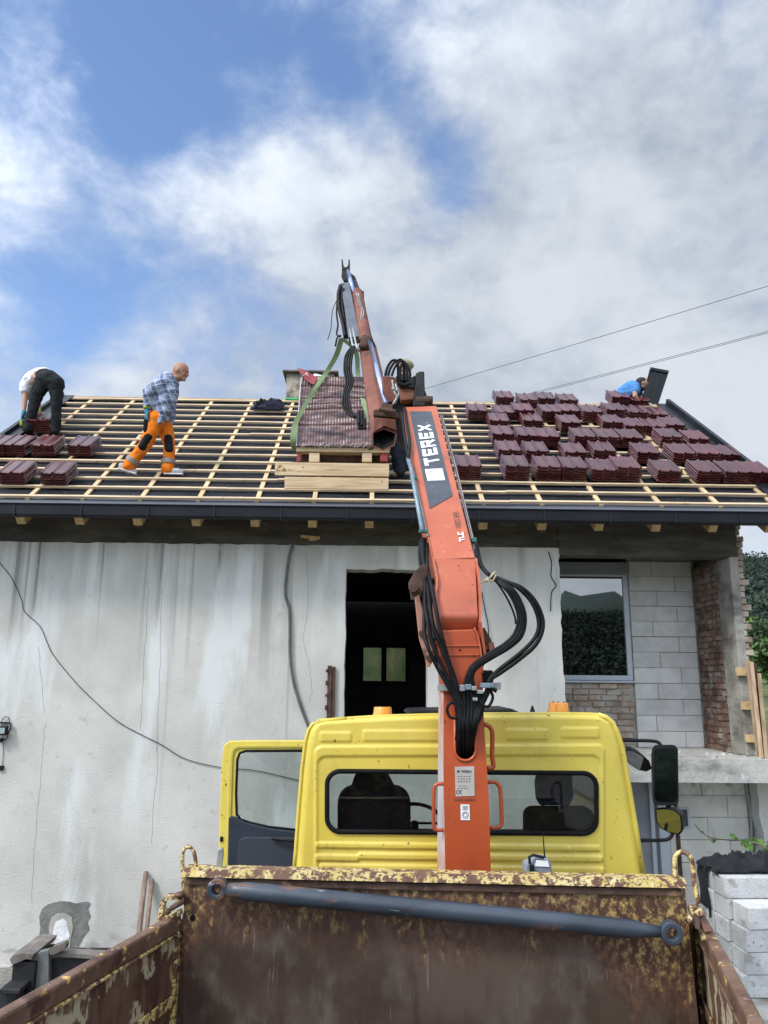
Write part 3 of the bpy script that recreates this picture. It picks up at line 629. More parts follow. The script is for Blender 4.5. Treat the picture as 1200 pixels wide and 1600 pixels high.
mb = MB(); mb.prism([Vector((XL-.08, EY-.045, gz+.004)), Vector((XL-.08, EY+.03, EZ+.035)), Vector((XL-.08, EY+.14, EZ+.115)), Vector((XL-.08, EY+.14, EZ+.108)), Vector((XL-.08, EY+.03, EZ+.025)), Vector((XL-.08, EY-.045, gz-.008))], (XR-XL+.2, 0, 0)); mb.build('eave_flashing', pmat('grey flashing', (.16,.175,.21), None, .35, metal=.5), roof)
for i in range(14):
    x = XL+.35+i*.76; mb = MB(); mb.bp((x-.006, 8.562, gz2+.004), (x+.006, 8.574, gz-.016)); mb.bp((x-.012, 8.573, gz2-.006), (x+.012, 8.69, gz2-.001)); mb.build('gutter_bracket', M_flash, gut)
for sg, xx in ((-1, XL), (1, XR)):
    mb = MB(); o1 = xx+sg*.0; hh = .15 if sg > 0 else .12
    ly = lambda h0, h1, x0, x1: mb.hexa([RP(x0, -.1, h0), RP(x1, -.1, h0), RP(x1, SL+.06, h0), RP(x0, SL+.06, h0)], [RP(x0, -.1, h1), RP(x1, -.1, h1), RP(x1, SL+.06, h1), RP(x0, SL+.06, h1)])
    a, b = sorted((xx+sg*.012, xx+sg*.03)); ly(-.18, hh, a, b)
    a, b = sorted((xx+sg*.03, xx+sg*.07)); ly(hh-.012, hh, a, b)
    a, b = sorted((xx-sg*.16, xx+sg*.010)); ly(HB2+.006, HB2+.012, a, b)
    mb.build('verge_flashing', M_flash, roof)
# chimney
ch = MB(); ca = P(449, 600, 12.9).x; zt = P(455, 588, 12.9).z; ch.bp((ca, 12.75, EZ+2.3), (ca+.85, 13.35, zt))
M_chim = pmat('patchy chimney render', (.42,.39,.33), (.20,.17,.13), .95, sc=7, det=8, bump=.8, bsc=18, layers=[((.25,.12,.08), 9, (1,1,1), .58, .7), ((.10,.11,.10), 8, (1,1,1), .6, .7)])
c_ = ch.build('chimney', M_chim, roof, bevel=.01)
MB().bp((ca-.07, 12.68, zt+.002), (ca+.92, 13.42, P(455, 578, 12.7).z)).build('chimney_cap', pmat('chimney cap', (.13,.12,.10), (.20,.18,.15), .8, sc=6), c_, bevel=.01)
# mortar patch low on the plaster
def blobpoly(cx, cy, rx, ry, n, seed, Y, amp=.15, rot=0):
    r = random.Random(seed); out = []
    for i in range(n):
        a = 2*math.pi*i/n; k = 1+r.uniform(-amp, amp); out.append(P(cx+rx*k*math.cos(a), cy+ry*k*math.sin(a), Y))
    return out
MB().prism([P(x, y, YW-.008) for x, y in ((62,1492),(60,1470),(63,1450),(61,1432),(66,1420),(75,1413),(84,1410),(95,1408),(108,1409),(118,1412),(128,1410),(138,1409),(141,1412),(137,1420),(141,1432),(136,1440),(139,1452),(131,1462),(127,1470),(120,1482),(112,1492),(100,1500),(80,1500))], (0, .007, 0)).build('mortar_patch', pmat('fresh mortar', (.13,.13,.125), (.20,.20,.19), .95, sc=6, det=8, bump=.7, bsc=25), house)
MB().prism([P(x, y, YW-.014) for x, y in ((75,1492),(77,1470),(76,1448),(80,1433),(90,1427),(102,1427),(112,1433),(114,1450),(110,1470),(108,1492))], (0, .0055, 0)).build('mortar_patch', pmat('smooth mortar', (.30,.30,.26), (.40,.39,.35), .95, sc=4, bump=.3), house)
MB().prism([P(x, y, YW-.017) for x, y in ((86,1488),(84,1474),(82,1462),(84,1450),(87,1440),(93,1438),(99,1435),(104,1440),(106,1452),(109,1462),(105,1472),(106,1488))], (0, .0025, 0)).build('white_filler', pmat('white filler', (.60,.62,.65), (.74,.76,.78), .9, sc=9, bump=1.0, bsc=12), house)
mb = MB(); mb.bp((-5.3, YW-.055, -.2), (P(22, 1500, YW).x, YW-.002, P(10, 1506, YW).z)); mb.build('plinth', M_slab, house, bevel=.01)
# hairline cracks as shallow dark grooves
ck = MB(); rc = random.Random(2)
for pts in ([(70,1130),(66,1180),(62,1230),(57,1290),(52,1350),(48,1420)], [(478,862),(482,920),(480,960),(474,1000),(484,1045),(488,1080),(482,1100)], [(247,1150),(246,1200),(240,1260),(236,1330)], [(757,940),(762,990)], [(232,905),(228,985),(222,1080),(219,1150)], [(252,920),(250,1050),(243,1190)], [(60,1010),(70,1130)], [(860,862),(868,880),(870,905),(862,930)], [(501,860),(500,890)]):
    q = []
    for k in range(len(pts)-1):
        for j in range(8):
            t = j/8; q.append(P(pts[k][0]*(1-t)+pts[k+1][0]*t+rc.uniform(-.9, .9), pts[k][1]*(1-t)+pts[k+1][1]*t, YW-.0005))
    MB().tube([p+Vector((rc.uniform(-.006,.006), .0008, 0)) for p in q], .0026, 4).build('crack', pmat('crack', (.27,.27,.26), None, .95), house)
# rusty shutter hinge bar left of the door
mb = MB(); a, b = P(512, 1040, YW-.05), P(523, 1122, YW-.05); mb.bp((a.x, YW-.055, b.z), (a.x+.05, YW-.01, a.z)); mb.bp((a.x+.06, YW-.04, b.z), (a.x+.09, YW-.004, a.z-.01))
for k in range(5): mb.box((a.x-.006, YW-.05, a.z-.06-k*.14), (.03, .03, .035+.02*(k % 2)))
mb.build('hinge_rail', M_rust2, house, bevel=.004)
# ------------------------------------------------------------------ roof tiles, stack by stack
def tile_mesh():
    mb = MB(); Wd, Ln = .312, .415; nx = 44
    def zt(x):
        z = 0
        for c, w, h in ((.020, .022, .016), (.156, .026, .020), (.290, .020, .014)):
            d = abs(x-c)
            if d < w: z = max(z, h*(.5+.5*math.cos(math.pi*d/w))**.6)
        return z+.002*math.sin(x/Wd*math.pi*4)
    T = .012
    ys = [0, .006, .03, Ln-.03, Ln]
    def top(i, j): x = Wd*i/nx; return Vector((x-Wd/2, ys[j], zt(x)+T+(0 if 0 < j < 3 else (-.004 if j != 4 else -.006))))
    b = 0; nj = len(ys)
    for j in range(nj):
        for i in range(nx+1): mb.v.append(top(i, j))
    for j in range(nj):
        for i in range(nx+1):
            v = top(i, j); x = Wd*i/nx; mb.v.append(Vector((v.x, v.y, zt(x)*.8-(.010 if j <= 1 else 0))))
    n1 = nj*(nx+1); s = nx+1
    for j in range(nj-1):
        for i in range(nx):
            a = j*s+i; mb.f.append((a, a+1, a+s+1, a+s)); mb.f.append((n1+a, n1+a+s, n1+a+s+1, n1+a+1))
    for i in range(nx):
        mb.f.append((i, n1+i, n1+i+1, i+1)); a = (nj-1)*s+i; mb.f.append((a, a+1, n1+a+1, n1+a))
    for j in range(nj-1):
        a = j*s; mb.f.append((a, a+s, n1+a+s, n1+a)); a = j*s+nx; mb.f.append((a, n1+a, n1+a+s, a+s))
    return mb
_t = tile_mesh().build('roof_tile', M_tile, smooth='auto')
TM = _t.data; bpy.data.objects.remove(_t)
q3 = lambda l: [(700+a/2.4, 560+b/2.4, n) for a, b, n in l]
q1 = lambda l: [(a/3, 540+b/3, n) for a, b, n in l]
ROWS_R = [q3([(78,456,6), (257,457,6), (375,460,6), (473,462,6), (583,462,5), (675,462,6), (827,465,5), (975,467,5), (1078,469,5), (1165,470,5)]),
          q3([(230,386,5), (333,389,5), (478,384,4), (586,378,4), (748,394,5), (882,397,5), (972,388,4), (1058,384,3)]),
          q3([(205,322,5), (298,328,5), (378,332,5), (512,332,5), (600,335,5), (690,336,5), (835,333,5), (940,324,3)]),
          q3([(191,262,4), (318,262,4), (460,278,5), (615,268,4), (700,282,4), (778,284,4), (850,270,3)]),
          q3([(110,231,5), (212,230,4), (284,230,5), (386,235,5), (457,224,4), (540,236,5), (628,220,4), (712,222,3), (792,222,2)]),
          q3([(213,172,4), (302,190,5), (368,176,4), (452,183,4), (645,178,5), (722,176,3)])]
ROWS_L = [q1([(60,652,5), (255,655,5)]), q1([(-35,518,5), (70,516,5), (205,518,5), (375,520,5)]), q1([(185,408,6)])]
SM = Matrix.Rotation(PHI, 4, 'X'); rt = random.Random(9); NT_ = 0
lay_names = ['top', 'second', 'third', 'fourth', 'fifth', 'sixth']
def put_stack(px, py, n, where):
    global NT_
    p = PR(px, py, HB2+.004); yw = rt.uniform(-.02, .02)
    for k in range(n):
        o = bpy.data.objects.new('roof_tile', TM); COL.objects.link(o); NT_ += 1
        M = Matrix.Translation(p+RN*(.0335*k+.010)+X*rt.uniform(-.004, .004)+Vector((0, cd_, sd))*rt.uniform(-.006, .006)) @ SM @ Matrix.Rotation(yw+rt.uniform(-.012, .012), 4, 'Z')
        o.matrix_world = M
        md = o.modifiers.new('edge', 'EDGE_SPLIT'); md.split_angle = rad(40)
        l = lay_names[n-1-k] if k else 'lowest'
        tag(o, f"{l} tile {where}", 'roof tile', 'dark red glazed tiles stacked on the roof battens')
for ri, row in enumerate(ROWS_R):
    for ci, (px, py, n) in enumerate(row):
        rn = ['lowest row', 'second row up', 'third row up', 'fourth row up', 'fifth row up', 'top row'][ri]
        cn = 'leftmost stack' if ci == 0 else ('rightmost stack' if ci == len(row)-1 else f'{ordn(ci+1)} stack from left')
        put_stack(px, py, n, f'in the {cn}, {rn}, right of the crane')
for ri, row in enumerate(ROWS_L):
    for ci, (px, py, n) in enumerate(row):
        if ri == 2: w = 'in the stack at the bending man\'s feet'
        else: w = f"in the {'leftmost' if ci == 0 else ('rightmost' if ci == len(row)-1 else ordn(ci+1)+'-from-left')} stack, {['lower', 'upper'][ri]} row, left of the walking man"
        put_stack(px, py, n, w)
print('tiles', NT_)
# ------------------------------------------------------------------ pallet load on its planks
YP = PR(520, 765, HB2).y
def front_box(px0, py0, px1, py1, Y, dep): a, b = P(px0, py0, Y), P(px1, py1, Y); return MB().bp((a.x, Y, b.z), (b.x, Y+dep, a.z))
GRP = 'support timbers under the tile pallet'
o = front_box(445, 744.8, 607, 765, YP+.004, .05).build('timber_board', M_plank, bevel=.004, base=P(525, 765, YP)); tag(o, 'lower of two boards on edge under the tile pallet, short knotty plank on batten', 'board', GRP)
o = front_box(430, 722, 608, 744.4, YP, .05).build('timber_board', M_plank, bevel=.004, base=P(520, 744, YP)); tag(o, 'upper of two boards under the tile pallet, longer and sticking out on the left', 'board', GRP)
pal = thing('pallet', P(530, 722, YP), 'wooden pallet with two square blocks under the wrapped tile pack', 'pallet')
front_box(463, 698, 608, 707, YP+.01, .70).build('deck', M_plank, pal, bevel=.003)
for a, b in ((483, 499), (566, 581)):
    front_box(a, 707.3, b, 721.8, YP+.015, .10).build('block', M_plank, pal, bevel=.004)
front_box(472, 707.3, 600, 721.8, YP+.16, .02).build('dark_board', M_rust2, pal); 
for a, b in ((464, 469), (594, 606)): front_box(a, 707.4, b, 721, YP+.03, .05).build('red_corner', pmat('red strap end', (.22,.02,.02), (.3,.04,.04), .5), pal, bevel=.003)
pk = thing('tile_pack', P(530, 698, YP), 'full pack of dark red tiles wrapped in clear crinkled film, on the pallet', 'tile pack')
A0, B0 = P(463, 697.6, YP+.0), P(609, 697.6, YP+.0); zt_ = P(520, 592, YP+.1).z; dp = .70
M_pack = pmat('wrapped tiles', (.135,.072,.074), (.20,.12,.12), .36, sc=2.2, st=(1,1,3), det=6, coat=.35, bump=.2, bsc=9, bst=(1,1,4), layers=[((.30,.24,.25), 7, (1,1,2), .62, .82), ((.06,.04,.05), 2.2, (1,1,6), .60, .66)])  # pale layer paints a whitish sheen onto the wrap
def pkp(u, v, side):
    vv = v+.012*math.sin(u*5+v*3); cr = -.012*(max(0, 1-abs(vv-.30)/.02)+max(0, 1-abs(vv-.52-.02*u)/.02)+max(0, 1-abs(vv-.68)/.015)+max(0, 1-abs(vv-.86+.03*u)/.02)+.7*max(0, 1-abs(vv-.60)/.012))
    rib = .0048*(abs(math.sin(u*math.pi*(32 if side != 's' else 18)))**.6-.5)
    sag = .012*mnoise.noise(Vector((u*4, v*6, 1)))+.008*mnoise.noise(Vector((u*9+v*7, v*16-u*4, 5)))
    return rib+cr+sag
def corner(v): return .06*v*v
mb = MB(); Wp = B0.x-A0.x; Hp = zt_-A0.z
mb.grid(lambda u, v: (A0.x+corner(v)*.6+u*(Wp-corner(v)*1.2), YP-.02+.05*v-pkp(u, v, 'f'), A0.z+v*Hp), 320, 110)
mb.grid(lambda u, v: (A0.x+corner(v)*.6-pkp(u, v, 's')*1.1, YP-.02+.05*v+(1-u)*dp, A0.z+v*Hp), 90, 60)
mb.grid(lambda u, v: (B0.x-corner(v)*.6+pkp(u, v, 's')*1.1, YP-.02+.05*v+u*dp, A0.z+v*Hp), 90, 60)
mb.grid(lambda u, v: (A0.x+.036+u*(Wp-.072), YP+.03+v*dp, A0.z+Hp+.004+.025*mnoise.noise(Vector((u*6, v*6, 2)))*min(1, 8*min(u, 1-u, v, 1-v))), 30, 20)
mb.grid(lambda u, v: (A0.x+(1-u)*Wp, YP+.03+dp, A0.z+v*Hp), 4, 4)
mb.build('tile_rows', M_pack, pk, smooth=True)
M_film = glassmat('clear film', (.80,.76,.77), .10, .25)
M_filmw = pmat('crumpled white film', (.55,.53,.55), (.72,.70,.72), .35, sc=14, det=6, coat=.4, bump=.8, bsc=20)
mb = MB()
def film(u, v):
    h = .055+.05*math.sin(u*7+1)+.03*mnoise.noise(Vector((u*14, v*5, 3)))
    return (A0.x+.04+u*(Wp-.08), YP+.05+v*.5, A0.z+Hp+h*math.sin(v*math.pi)**.5*(1 if u > .12 else .6)+.005)
mb.grid(film, 60, 14); mb.build('loose_film', M_filmw, pk, smooth=True)
mb = MB()
for (x0, y0, x1, y1, w) in ((463, 697, 470, 596, .010), (470, 596, 472, 590, .01)):
    mb.beam(P(x0, y0, YP-.03), P(x1, y1, YP-.0), w, .006)
for k in range(26):
    x = 470+k*4.4+random.uniform(-1, 1); mb.beam(P(x, 697+random.uniform(-2, 3), YP-.035), P(x+5, 693+random.uniform(-2, 2), YP-.03), .008, .004)
mb.build('film_edge', M_filmw, pk)
mb = MB(); mb.prism([P(x, y, YP-.03) for x, y in ((464,575),(474,577),(488,585),(496,590),(492,598),(484,592),(470,584))], (0, .008, 0)); mb.prism([P(x, y, YP-.03) for x, y in ((474,586),(484,593),(493,598),(490,601),(476,593))], (0,.006,.0))
mb.build('red_flap', pmat('red printed film', (.32,.035,.05), (.42,.09,.10), .4, sc=6, layers=[((.7,.68,.68), 16, (1,1,1), .6, .64)]), pk)
M_strap = pmat('green webbing', (.20,.29,.14), (.30,.40,.23), .85, sc=5, det=5, layers=[((.03,.10,.05), 2.5, (1,1,1), .62, .78)])
def ribbon(mb, pts, w, th=.004, tw=None):
    pts = catmull(pts, 6); n = len(pts)
    for i in range(n-1):
        a, b = pts[i], pts[i+1]; f = lambda k: Vector((math.cos((tw or 0)*k/n), math.sin((tw or 0)*k/n)*.8, .25)).normalized()*w/2
        x0, x1 = f(i), f(i+1); d = Vector((0, th, 0)); mb.hexa([a-x0, b-x1, b+x1, a+x0], [a-x0+d, b-x1+d, b+x1+d, a+x0+d])
st = thing('lifting_strap', P(458, 690, YP-.08), 'faded green lifting sling slung round the tile pack and up to the crane', 'strap')
mb = MB(); ribbon(mb, [P(462, 703, YP+.1), P(458, 690, YP-.05), P(461, 664, YP-.06), P(470, 645, YP-.06), P(482, 625, YP-.07), P(496, 602, YP-.07), P(513, 577, 8.95), P(526, 554, 8.85), P(534, 528, 8.7)], .075, tw=.5)
mb.build('front_sling', M_strap, st, merge=.0003)
mb = MB(); ribbon(mb, [P(534, 528, 8.7), P(556, 550, 8.95), P(560, 590, YP+.15), P(572, 640, YP-.05), P(598, 700, YP-.05)], .06, tw=.4); mb.build('rear_sling', M_strap, st, merge=.0003)
# ------------------------------------------------------------------ things on the ridge
def drape(name, c, U, Vv, amp, seed, mat, label, cat, nu=60, nv=36, hfn=None, edge=.16, dens=1.0):
    """crumpled cloth: a sheet with folded ridges and a ragged outline"""
    c, U, Vv = R(c), R(U), R(Vv); n = U.cross(Vv).normalized(); mb = MB()
    def fn(u, v):
        x, y = u*2-1, v*2-1; q = Vector((x*2.4*dens+seed, y*1.9*dens, seed*1.7))
        rid = 1-abs(mnoise.noise(q))*2.2; rid2 = 1-abs(mnoise.noise(q*2.3))*2.2
        rr = 1-edge*(.5+.5*mnoise.noise(Vector((math.atan2(y, x)*1.7, seed, 2))))*max(abs(x), abs(y))
        h = amp*(.30+.55*max(0, rid)**1.5+.22*max(0, rid2))*(1-max(abs(x), abs(y))**4*.85)
        p = c+U*x*rr+Vv*y*rr+n*h
        if hfn: p = hfn(p, x, y)
        return p
    mb.grid(fn, nu, nv); o = mb.build(name, mat, smooth=True, base=c)
    md = o.modifiers.new('thickness', 'SOLIDIFY'); md.thickness = .006; return tag(o, label, cat)
drape('jacket', PR(420, 637, .075), (.275, 0, .0), Vector((0, cd_, sd))*.15, .16, 4.3, pmat('navy cloth', (.007,.009,.022), (.016,.02,.04), .9, sc=5, bump=.5), 'dark navy jacket dropped in a heap on the battens left of the chimney', 'jacket', 44, 26)
tr = thing('green_trestle', PR(458, 640, .06), 'small bright green plastic stand on the ridge beside the chimney', 'stand')
Mg = pmat('green plastic', (.03,.42,.13), (.05,.5,.18), .4)
yt = 12.2
mb = MB(); mb.beam(P(446, 624, yt), P(470, 625, yt), .10, .03); mb.build('top_bar', Mg, tr, bevel=.004)
for a, b, c in ((449, 452, 641), (468, 464, 641)): MB().beam(P(a, 625.5, yt), P(b, c, yt), .035, .05).build('leg', Mg, tr, bevel=.004)
MB().beam(P(452, 635, yt), P(466, 635, yt), .02, .02).build('cross_bar', Mg, tr)
# ------------------------------------------------------------------ power lines
def sag(a, b, s, n=24): return [R(a).lerp(R(b), i/n)-Vector((0, 0, s*4*(i/n)*(1-i/n))) for i in range(n+1)]
M_wire = pmat('overhead wire', (.10,.11,.12), None, .6)
for i, (a, b, r, lab) in enumerate((((640, 611, 30), (1260, 424, 21), .011, 'upper thin overhead power line crossing the sky right of the crane'), ((730, 636, 30), (1260, 497, 21), .010, 'middle overhead power line, upper strand of the close pair above the tiles'), ((730, 638.5, 30.3), (1260, 499.5, 21), .009, 'lowest overhead power line, lower strand of the close pair above the tiles'))):
    p0, p1 = P(*a), P(*b); e0 = p0+(p0-p1)*.6; e1 = p1+(p1-p0)*.6
    o = MB().tube(sag(e0, e1, .12, 40), r, 5).build('power_line', M_wire); tag(o, lab, 'power line', 'overhead power lines')
# ------------------------------------------------------------------ wires, lamp and poles at the plaster wall
def onwall(l, d=.012): return catmull([P(x, y, YW-d) for x, y in l], 6)
o = MB().tube(onwall([(-30,840), (0,880), (18,903), (33,935), (38,955), (62,978), (72,1000), (80,1018), (92,1035), (118,1066), (145,1093), (185,1128), (225,1150), (253,1164), (290,1186), (345,1199), (400,1204), (470,1220)]), .0038, 6).build('wall_cable', M_rub, smooth=True, base=P(100, 1040, YW)); tag(o, 'thin dark cable drooping across the plaster wall from upper left', 'cable')
o = MB().tube(onwall([(458,850), (452,868), (448,895), (446,928), (452,952), (453,985), (453,1020), (457,1058), (467,1095), (478,1125), (492,1160)], .03), .017, 8).build('corrugated_conduit', pmat('grey conduit', (.09,.09,.09), (.14,.14,.14), .7, sc=9), smooth=True, base=P(452, 950, YW)); tag(o, 'thick grey conduit hanging loose down the wall left of the doorway', 'conduit')
o = MB().tube(onwall([(753,925), (757,950), (762,972), (764,1000), (762,1015)], .03), .006, 5).build('loose_wire', M_rub, smooth=True, base=P(757, 960, YW)); tag(o, 'short black wire hanging on the wall right of the crane boom', 'cable')
o = MB().tube(onwall([(857,862), (862,880), (861,900), (869,915), (862,925), (860,955)], .02), .006, 5).build('loose_wire', M_rub, smooth=True, base=P(860, 900, YW)); tag(o, 'thin frayed wire dangling by the broken plaster edge near the window', 'cable')
fl = thing('floodlight', P(2, 1142, YW), 'small square black floodlight fixed to the plaster wall at far left', 'floodlight')
a, b = P(-12, 1134, YW-.09), P(10, 1149, YW-.09)
MB().bp((a.x, YW-.10, b.z), (b.x, YW-.05, a.z)).build('housing', M_blk, fl, bevel=.01)
MB().bp((a.x+.02, YW-.106, b.z+.02), (b.x-.02, YW-.1005, a.z-.02)).build('lens', pmat('lamp lens', (.30,.38,.40), None, .15), fl)
mb = MB(); mb.tube(catmull([P(10, 1146, YW-.08), P(16, 1140, YW-.05), P(17, 1130, YW-.03)], 4), .008, 6); mb.tube(catmull([P(0, 1160, YW-.04), P(10, 1154, YW-.05), P(14, 1143, YW-.06)], 4), .007, 6); mb.box(P(6, 1129, YW-.03), (.12, .05, .012)); mb.build('bracket', M_blk, fl)
MB().box(P(1, 1156, YW-.05), (.05, .06, .04)).build('sensor', M_blk, fl, bevel=.008)
mb = MB(); mb.tube(onwall([(5, 1160), (5, 1180), (3, 1200)], .01), .003, 5); mb.tube(onwall([(1, 1130), (6, 1121), (13, 1121), (15, 1130)], .02), .004, 5); mb.box(P(2, 1200, YW-.015), (.05, .02, .05)); mb.build('lead', M_blk, fl)
for i, (a, b, lab) in enumerate((((210, 1520), (228, 1362), 'taller wooden pole leaning on the plaster wall behind the tipper side'), ((222, 1520), (238, 1374), 'shorter thinner wooden pole leaning right of the taller one at the wall'))):
    p0, p1 = P(*a, 8.7), P(*b, YW-.03); d = (p0-p1); p0 = p1+d*((p1.z-ter(p1.x, 8.6))/(-d.z)) 
    o = MB().tube([p1, p1.lerp(p0, .5), p0], [.026-.005*i, .03-.006*i, .032-.006*i], 9).build('wooden_pole', pmat('pole wood', (.17,.115,.085), (.27,.20,.16), .9, sc=4, st=(6,6,1), det=6), smooth=True, base=p0); tag(o, lab, 'pole', 'poles leaning on the wall')
# ------------------------------------------------------------------ black loader attachment, lower left
M_grim = pmat('grimy worn steel', (.10,.085,.075), (.19,.17,.155), .7, sc=7, det=8, bump=.3)
la = thing('loader_attachment', (P(40, 1500, 5.6).x, 5.6, 0), 'black steel machine frame with rusty top edge, standing by the wall', 'machine frame')
Yq = 5.5
mb = MB(); a = P(20, 1503, Yq); b = P(47, 1600, Yq); mb.bp((a.x, Yq, .0), (b.x, Yq+.35, a.z)); mb.build('mast', M_blkp, la, bevel=.008)
mb = MB(); mb.prism([P(x, y, Yq-.02) for x, y in ((15,1499),(20,1492),(36,1489),(53,1491),(49,1500),(40,1499),(28,1505),(18,1507))], (0, .38, 0)); mb.build('cap', M_grim, la, bevel=.003)
mb = MB(); mb.prism([P(x, y, Yq+.03) for x, y in ((47.5,1497),(60,1488),(76,1484),(77,1760),(47.5,1760))], (0, .05, 0)); mb.build('side_plate', pmat('grey painted steel', (.10,.11,.115), (.17,.18,.18), .55, sc=4, det=6), la, bevel=.004)
mb = MB(); mb.prism([P(x, y, Yq+.02) for x, y in ((76,1487),(84,1478),(100,1472.5),(103,1476),(102,1483),(88,1491),(78,1493))], (0, .06, 0)); mb.build('hook', M_grim, la, bevel=.004)
mb = MB(); mb.beam(P(79, 1487, Yq+.1), P(190, 1494, Yq+.1), .09, .03); mb.build('top_rail', M_grim, la, bevel=.004)
mb = MB(); a = P(78, 1495, Yq+.12); b = P(190, 1570, Yq+.12); mb.bp((a.x, Yq+.08, 0), (b.x, Yq+.3, a.z)); mb.build('frame_panel', M_blkp, la)
mb = MB(); mb.cyl(P(3, 1576, Yq-.1), P(22, 1562, Yq+.25), .09, 16); mb.cyl(P(24, 1545, Yq-.06), P(24, 1590, Yq-.06), .05, 12); mb.box(P(26, 1540, Yq-.05), (.13, .2, .03)); mb.build('hydraulic_motor', M_blkp, la, bevel=.006)
# ------------------------------------------------------------------ aerated blocks, cloth, ledge
YS = 7.15; cx = P(1140, 1450, YS).x; cz0 = P(1166, 1556, YS-.2).z; bh = (P(1166, 1371, YS).z-cz0)/5
MB().bp((cx-.42, YS-.62, -.2), (8.2, 9.2, cz0-.004)).build('concrete_ledge', M_slab, bevel=.01)['kind'] = 'structure'
rbk = random.Random(8)
BM_ = MB().box((0, 0, 0), (.596, .246, bh-.004)).build('aerated_block', M_aacw, bevel=.006); bme = BM_.data; bpy.data.objects.remove(BM_)
def block(x, y, z, lab, rz=0.0, sc=(1,1,1)):
    o = bpy.data.objects.new('aerated_block', bme); COL.objects.link(o); o.location = (x, y, z); o.rotation_euler = (0, 0, rz); o.scale = sc
    md = o.modifiers.new('bevel', 'BEVEL'); md.width = .006; md.segments = 2
    tag(o, lab, 'concrete block', 'white aerated blocks piled by the right wall')
hts = ['bottom', 'second', 'third', 'fourth', 'top']
for k in range(5):
    for j in range(2):
        for i in range(2):
            block(cx+.3+i*.602+rbk.uniform(-.001, .001)+(-.03*rbk.random() if i == 0 else 0), YS+.125+j*.252+rbk.uniform(-.002, .002), cz0+bh*(k+.5), f"white block in the {hts[k]} layer, {['front', 'rear'][j]} row, {['left', 'right'][i]} half of the main pile", rbk.uniform(-.006, .006))
fx = P(1156, 1500, YS-.26).x
for k, dx in enumerate((0, .05, .06, .085)):
    block(fx+.3+dx, YS-.13, cz0+bh*(k+.5), f"{['lowest', 'second lowest', 'second highest', 'topmost'][k]} white block of the short column in front of the pile", .03*k-.02)
# black cloth over the pile
zc = cz0+bh*5
M_bcl = pmat('black cloth', (.006,.007,.011), (.014,.015,.021), .85, sc=9, bump=.7, bsc=20)
def over(p, x, y):
    q = p.copy(); L = cx-.03
    if q.x < L: d = L-q.x; q.z -= d*1.0; q.x = L-.015-.02*math.sin(q.y*30)-.1*min(d, .05)
    return q
drape('black_cloth', (cx+.50, YS+.30, zc+.008), (.60, 0, 0), (0, .22, 0), .15, 2.6, M_bcl, 'crumpled black cloth thrown over the white block pile', 'cloth', 90, 44, over, .22, 1.5)
mb = MB(); mb.grid(lambda u, v: (cx-.035-.03*math.sin(u*7+v*3)*v-.01*v, YS+.30+.17*u+.03*math.sin(v*6), zc+.03-.44*v*(1-.35*u)), 16, 30)
o = mb.build('hanging_cloth', M_bcl, smooth=True, base=(cx-.03, YS+.2, zc)); o.modifiers.new('t', 'SOLIDIFY').thickness = .008; tag(o, 'narrow end of black cloth hanging down the left side of the block pile', 'cloth')
# leaning slats
for i, (x0, y0, x1, y1, lab) in enumerate(((1184, 1172, 1168, 1032, 'leftmost pale slat leaning on the broken house corner'), (1189, 1173, 1174, 1034, 'second slat from left leaning on the house corner'), (1192, 1174, 1179, 1037, 'dark middle slat leaning on the house corner'), (1197, 1176, 1186, 1052, 'rightmost slat leaning on the house corner'))):
    Yq2 = YW-.12-.04*(i % 2); a, b = P(x0, y0, Yq2-.1), P(x1, y1, Yq2); a.z = ZS+.005
    o = MB().beam(a, b, .045, .014, upv=(0, 1, 0)).build('wooden_strip', M_oldw if i != 2 else M_rust2, bevel=.002, base=a); tag(o, lab, 'slat', 'slats leaning on the house corner')
# grape vine
vn = thing('grape_vine', (P(1190, 1320, 9.2).x, 9.2, 0), 'young green grape vine trailing across the lower block wall', 'vine')
Mst = pmat('vine stem', (.16,.18,.07), (.22,.22,.10), .8); vp = catmull([P(1086, 1288, 9.6), P(1096, 1300, 9.55), P(1112, 1309, 9.5), P(1140, 1313, 9.35), P(1165, 1314, 9.2), P(1195, 1322, 9.1), P(1225, 1345, 9.0)], 6)
MB().tube(vp, .006, 5).build('stem', Mst, vn)
Mvl = pmat('vine leaf', (.07,.17,.03), (.15,.28,.06), .6, sc=9, rnd=.25); rv = random.Random(5)
for i, (px, py, r) in enumerate(((1115,1313,.045), (1144,1306,.05), (1150,1309,.035), (1163,1316,.07), (1170,1322,.07), (1176,1312,.05), (1188,1316,.07), (1194,1328,.08), (1199,1338,.07), (1199,1346,.06), (1206,1320,.08), (1204,1330,.07), (1210,1345,.08), (1097,1300,.02))):
    c = P(px, py, 9.15+rv.uniform(-.08, .08)); mb = MB(); M = Matrix.Rotation(rv.uniform(-.5, .5), 3, 'Y') @ Matrix.Rotation(rv.uniform(-.7, .7), 3, 'X') @ Matrix.Rotation(rv.uniform(-.5, .5), 3, 'Z')
    rr = [1.0, .62, .95, .6, .82, .35, .82, .6, .95, .62]; pts = [Vector((0, 0, 0))]
    for k in range(10):
        a = -math.pi/2+2*math.pi*k/10; pts.append(Vector((math.cos(a)*rr[k]*r, -.012*(k % 2), math.sin(a)*rr[k]*r)))
    mb.add([c+M @ p for p in pts], [(0, 1+k, 1+(k+1) % 10) for k in range(10)]); mb.build('leaf', Mvl, vn)
# ------------------------------------------------------------------ tipper truck
truck = thing('tipper_truck', (0.3, 3.4, 0), 'yellow tipper truck with rusty open load bed and its left cab door open', 'truck')
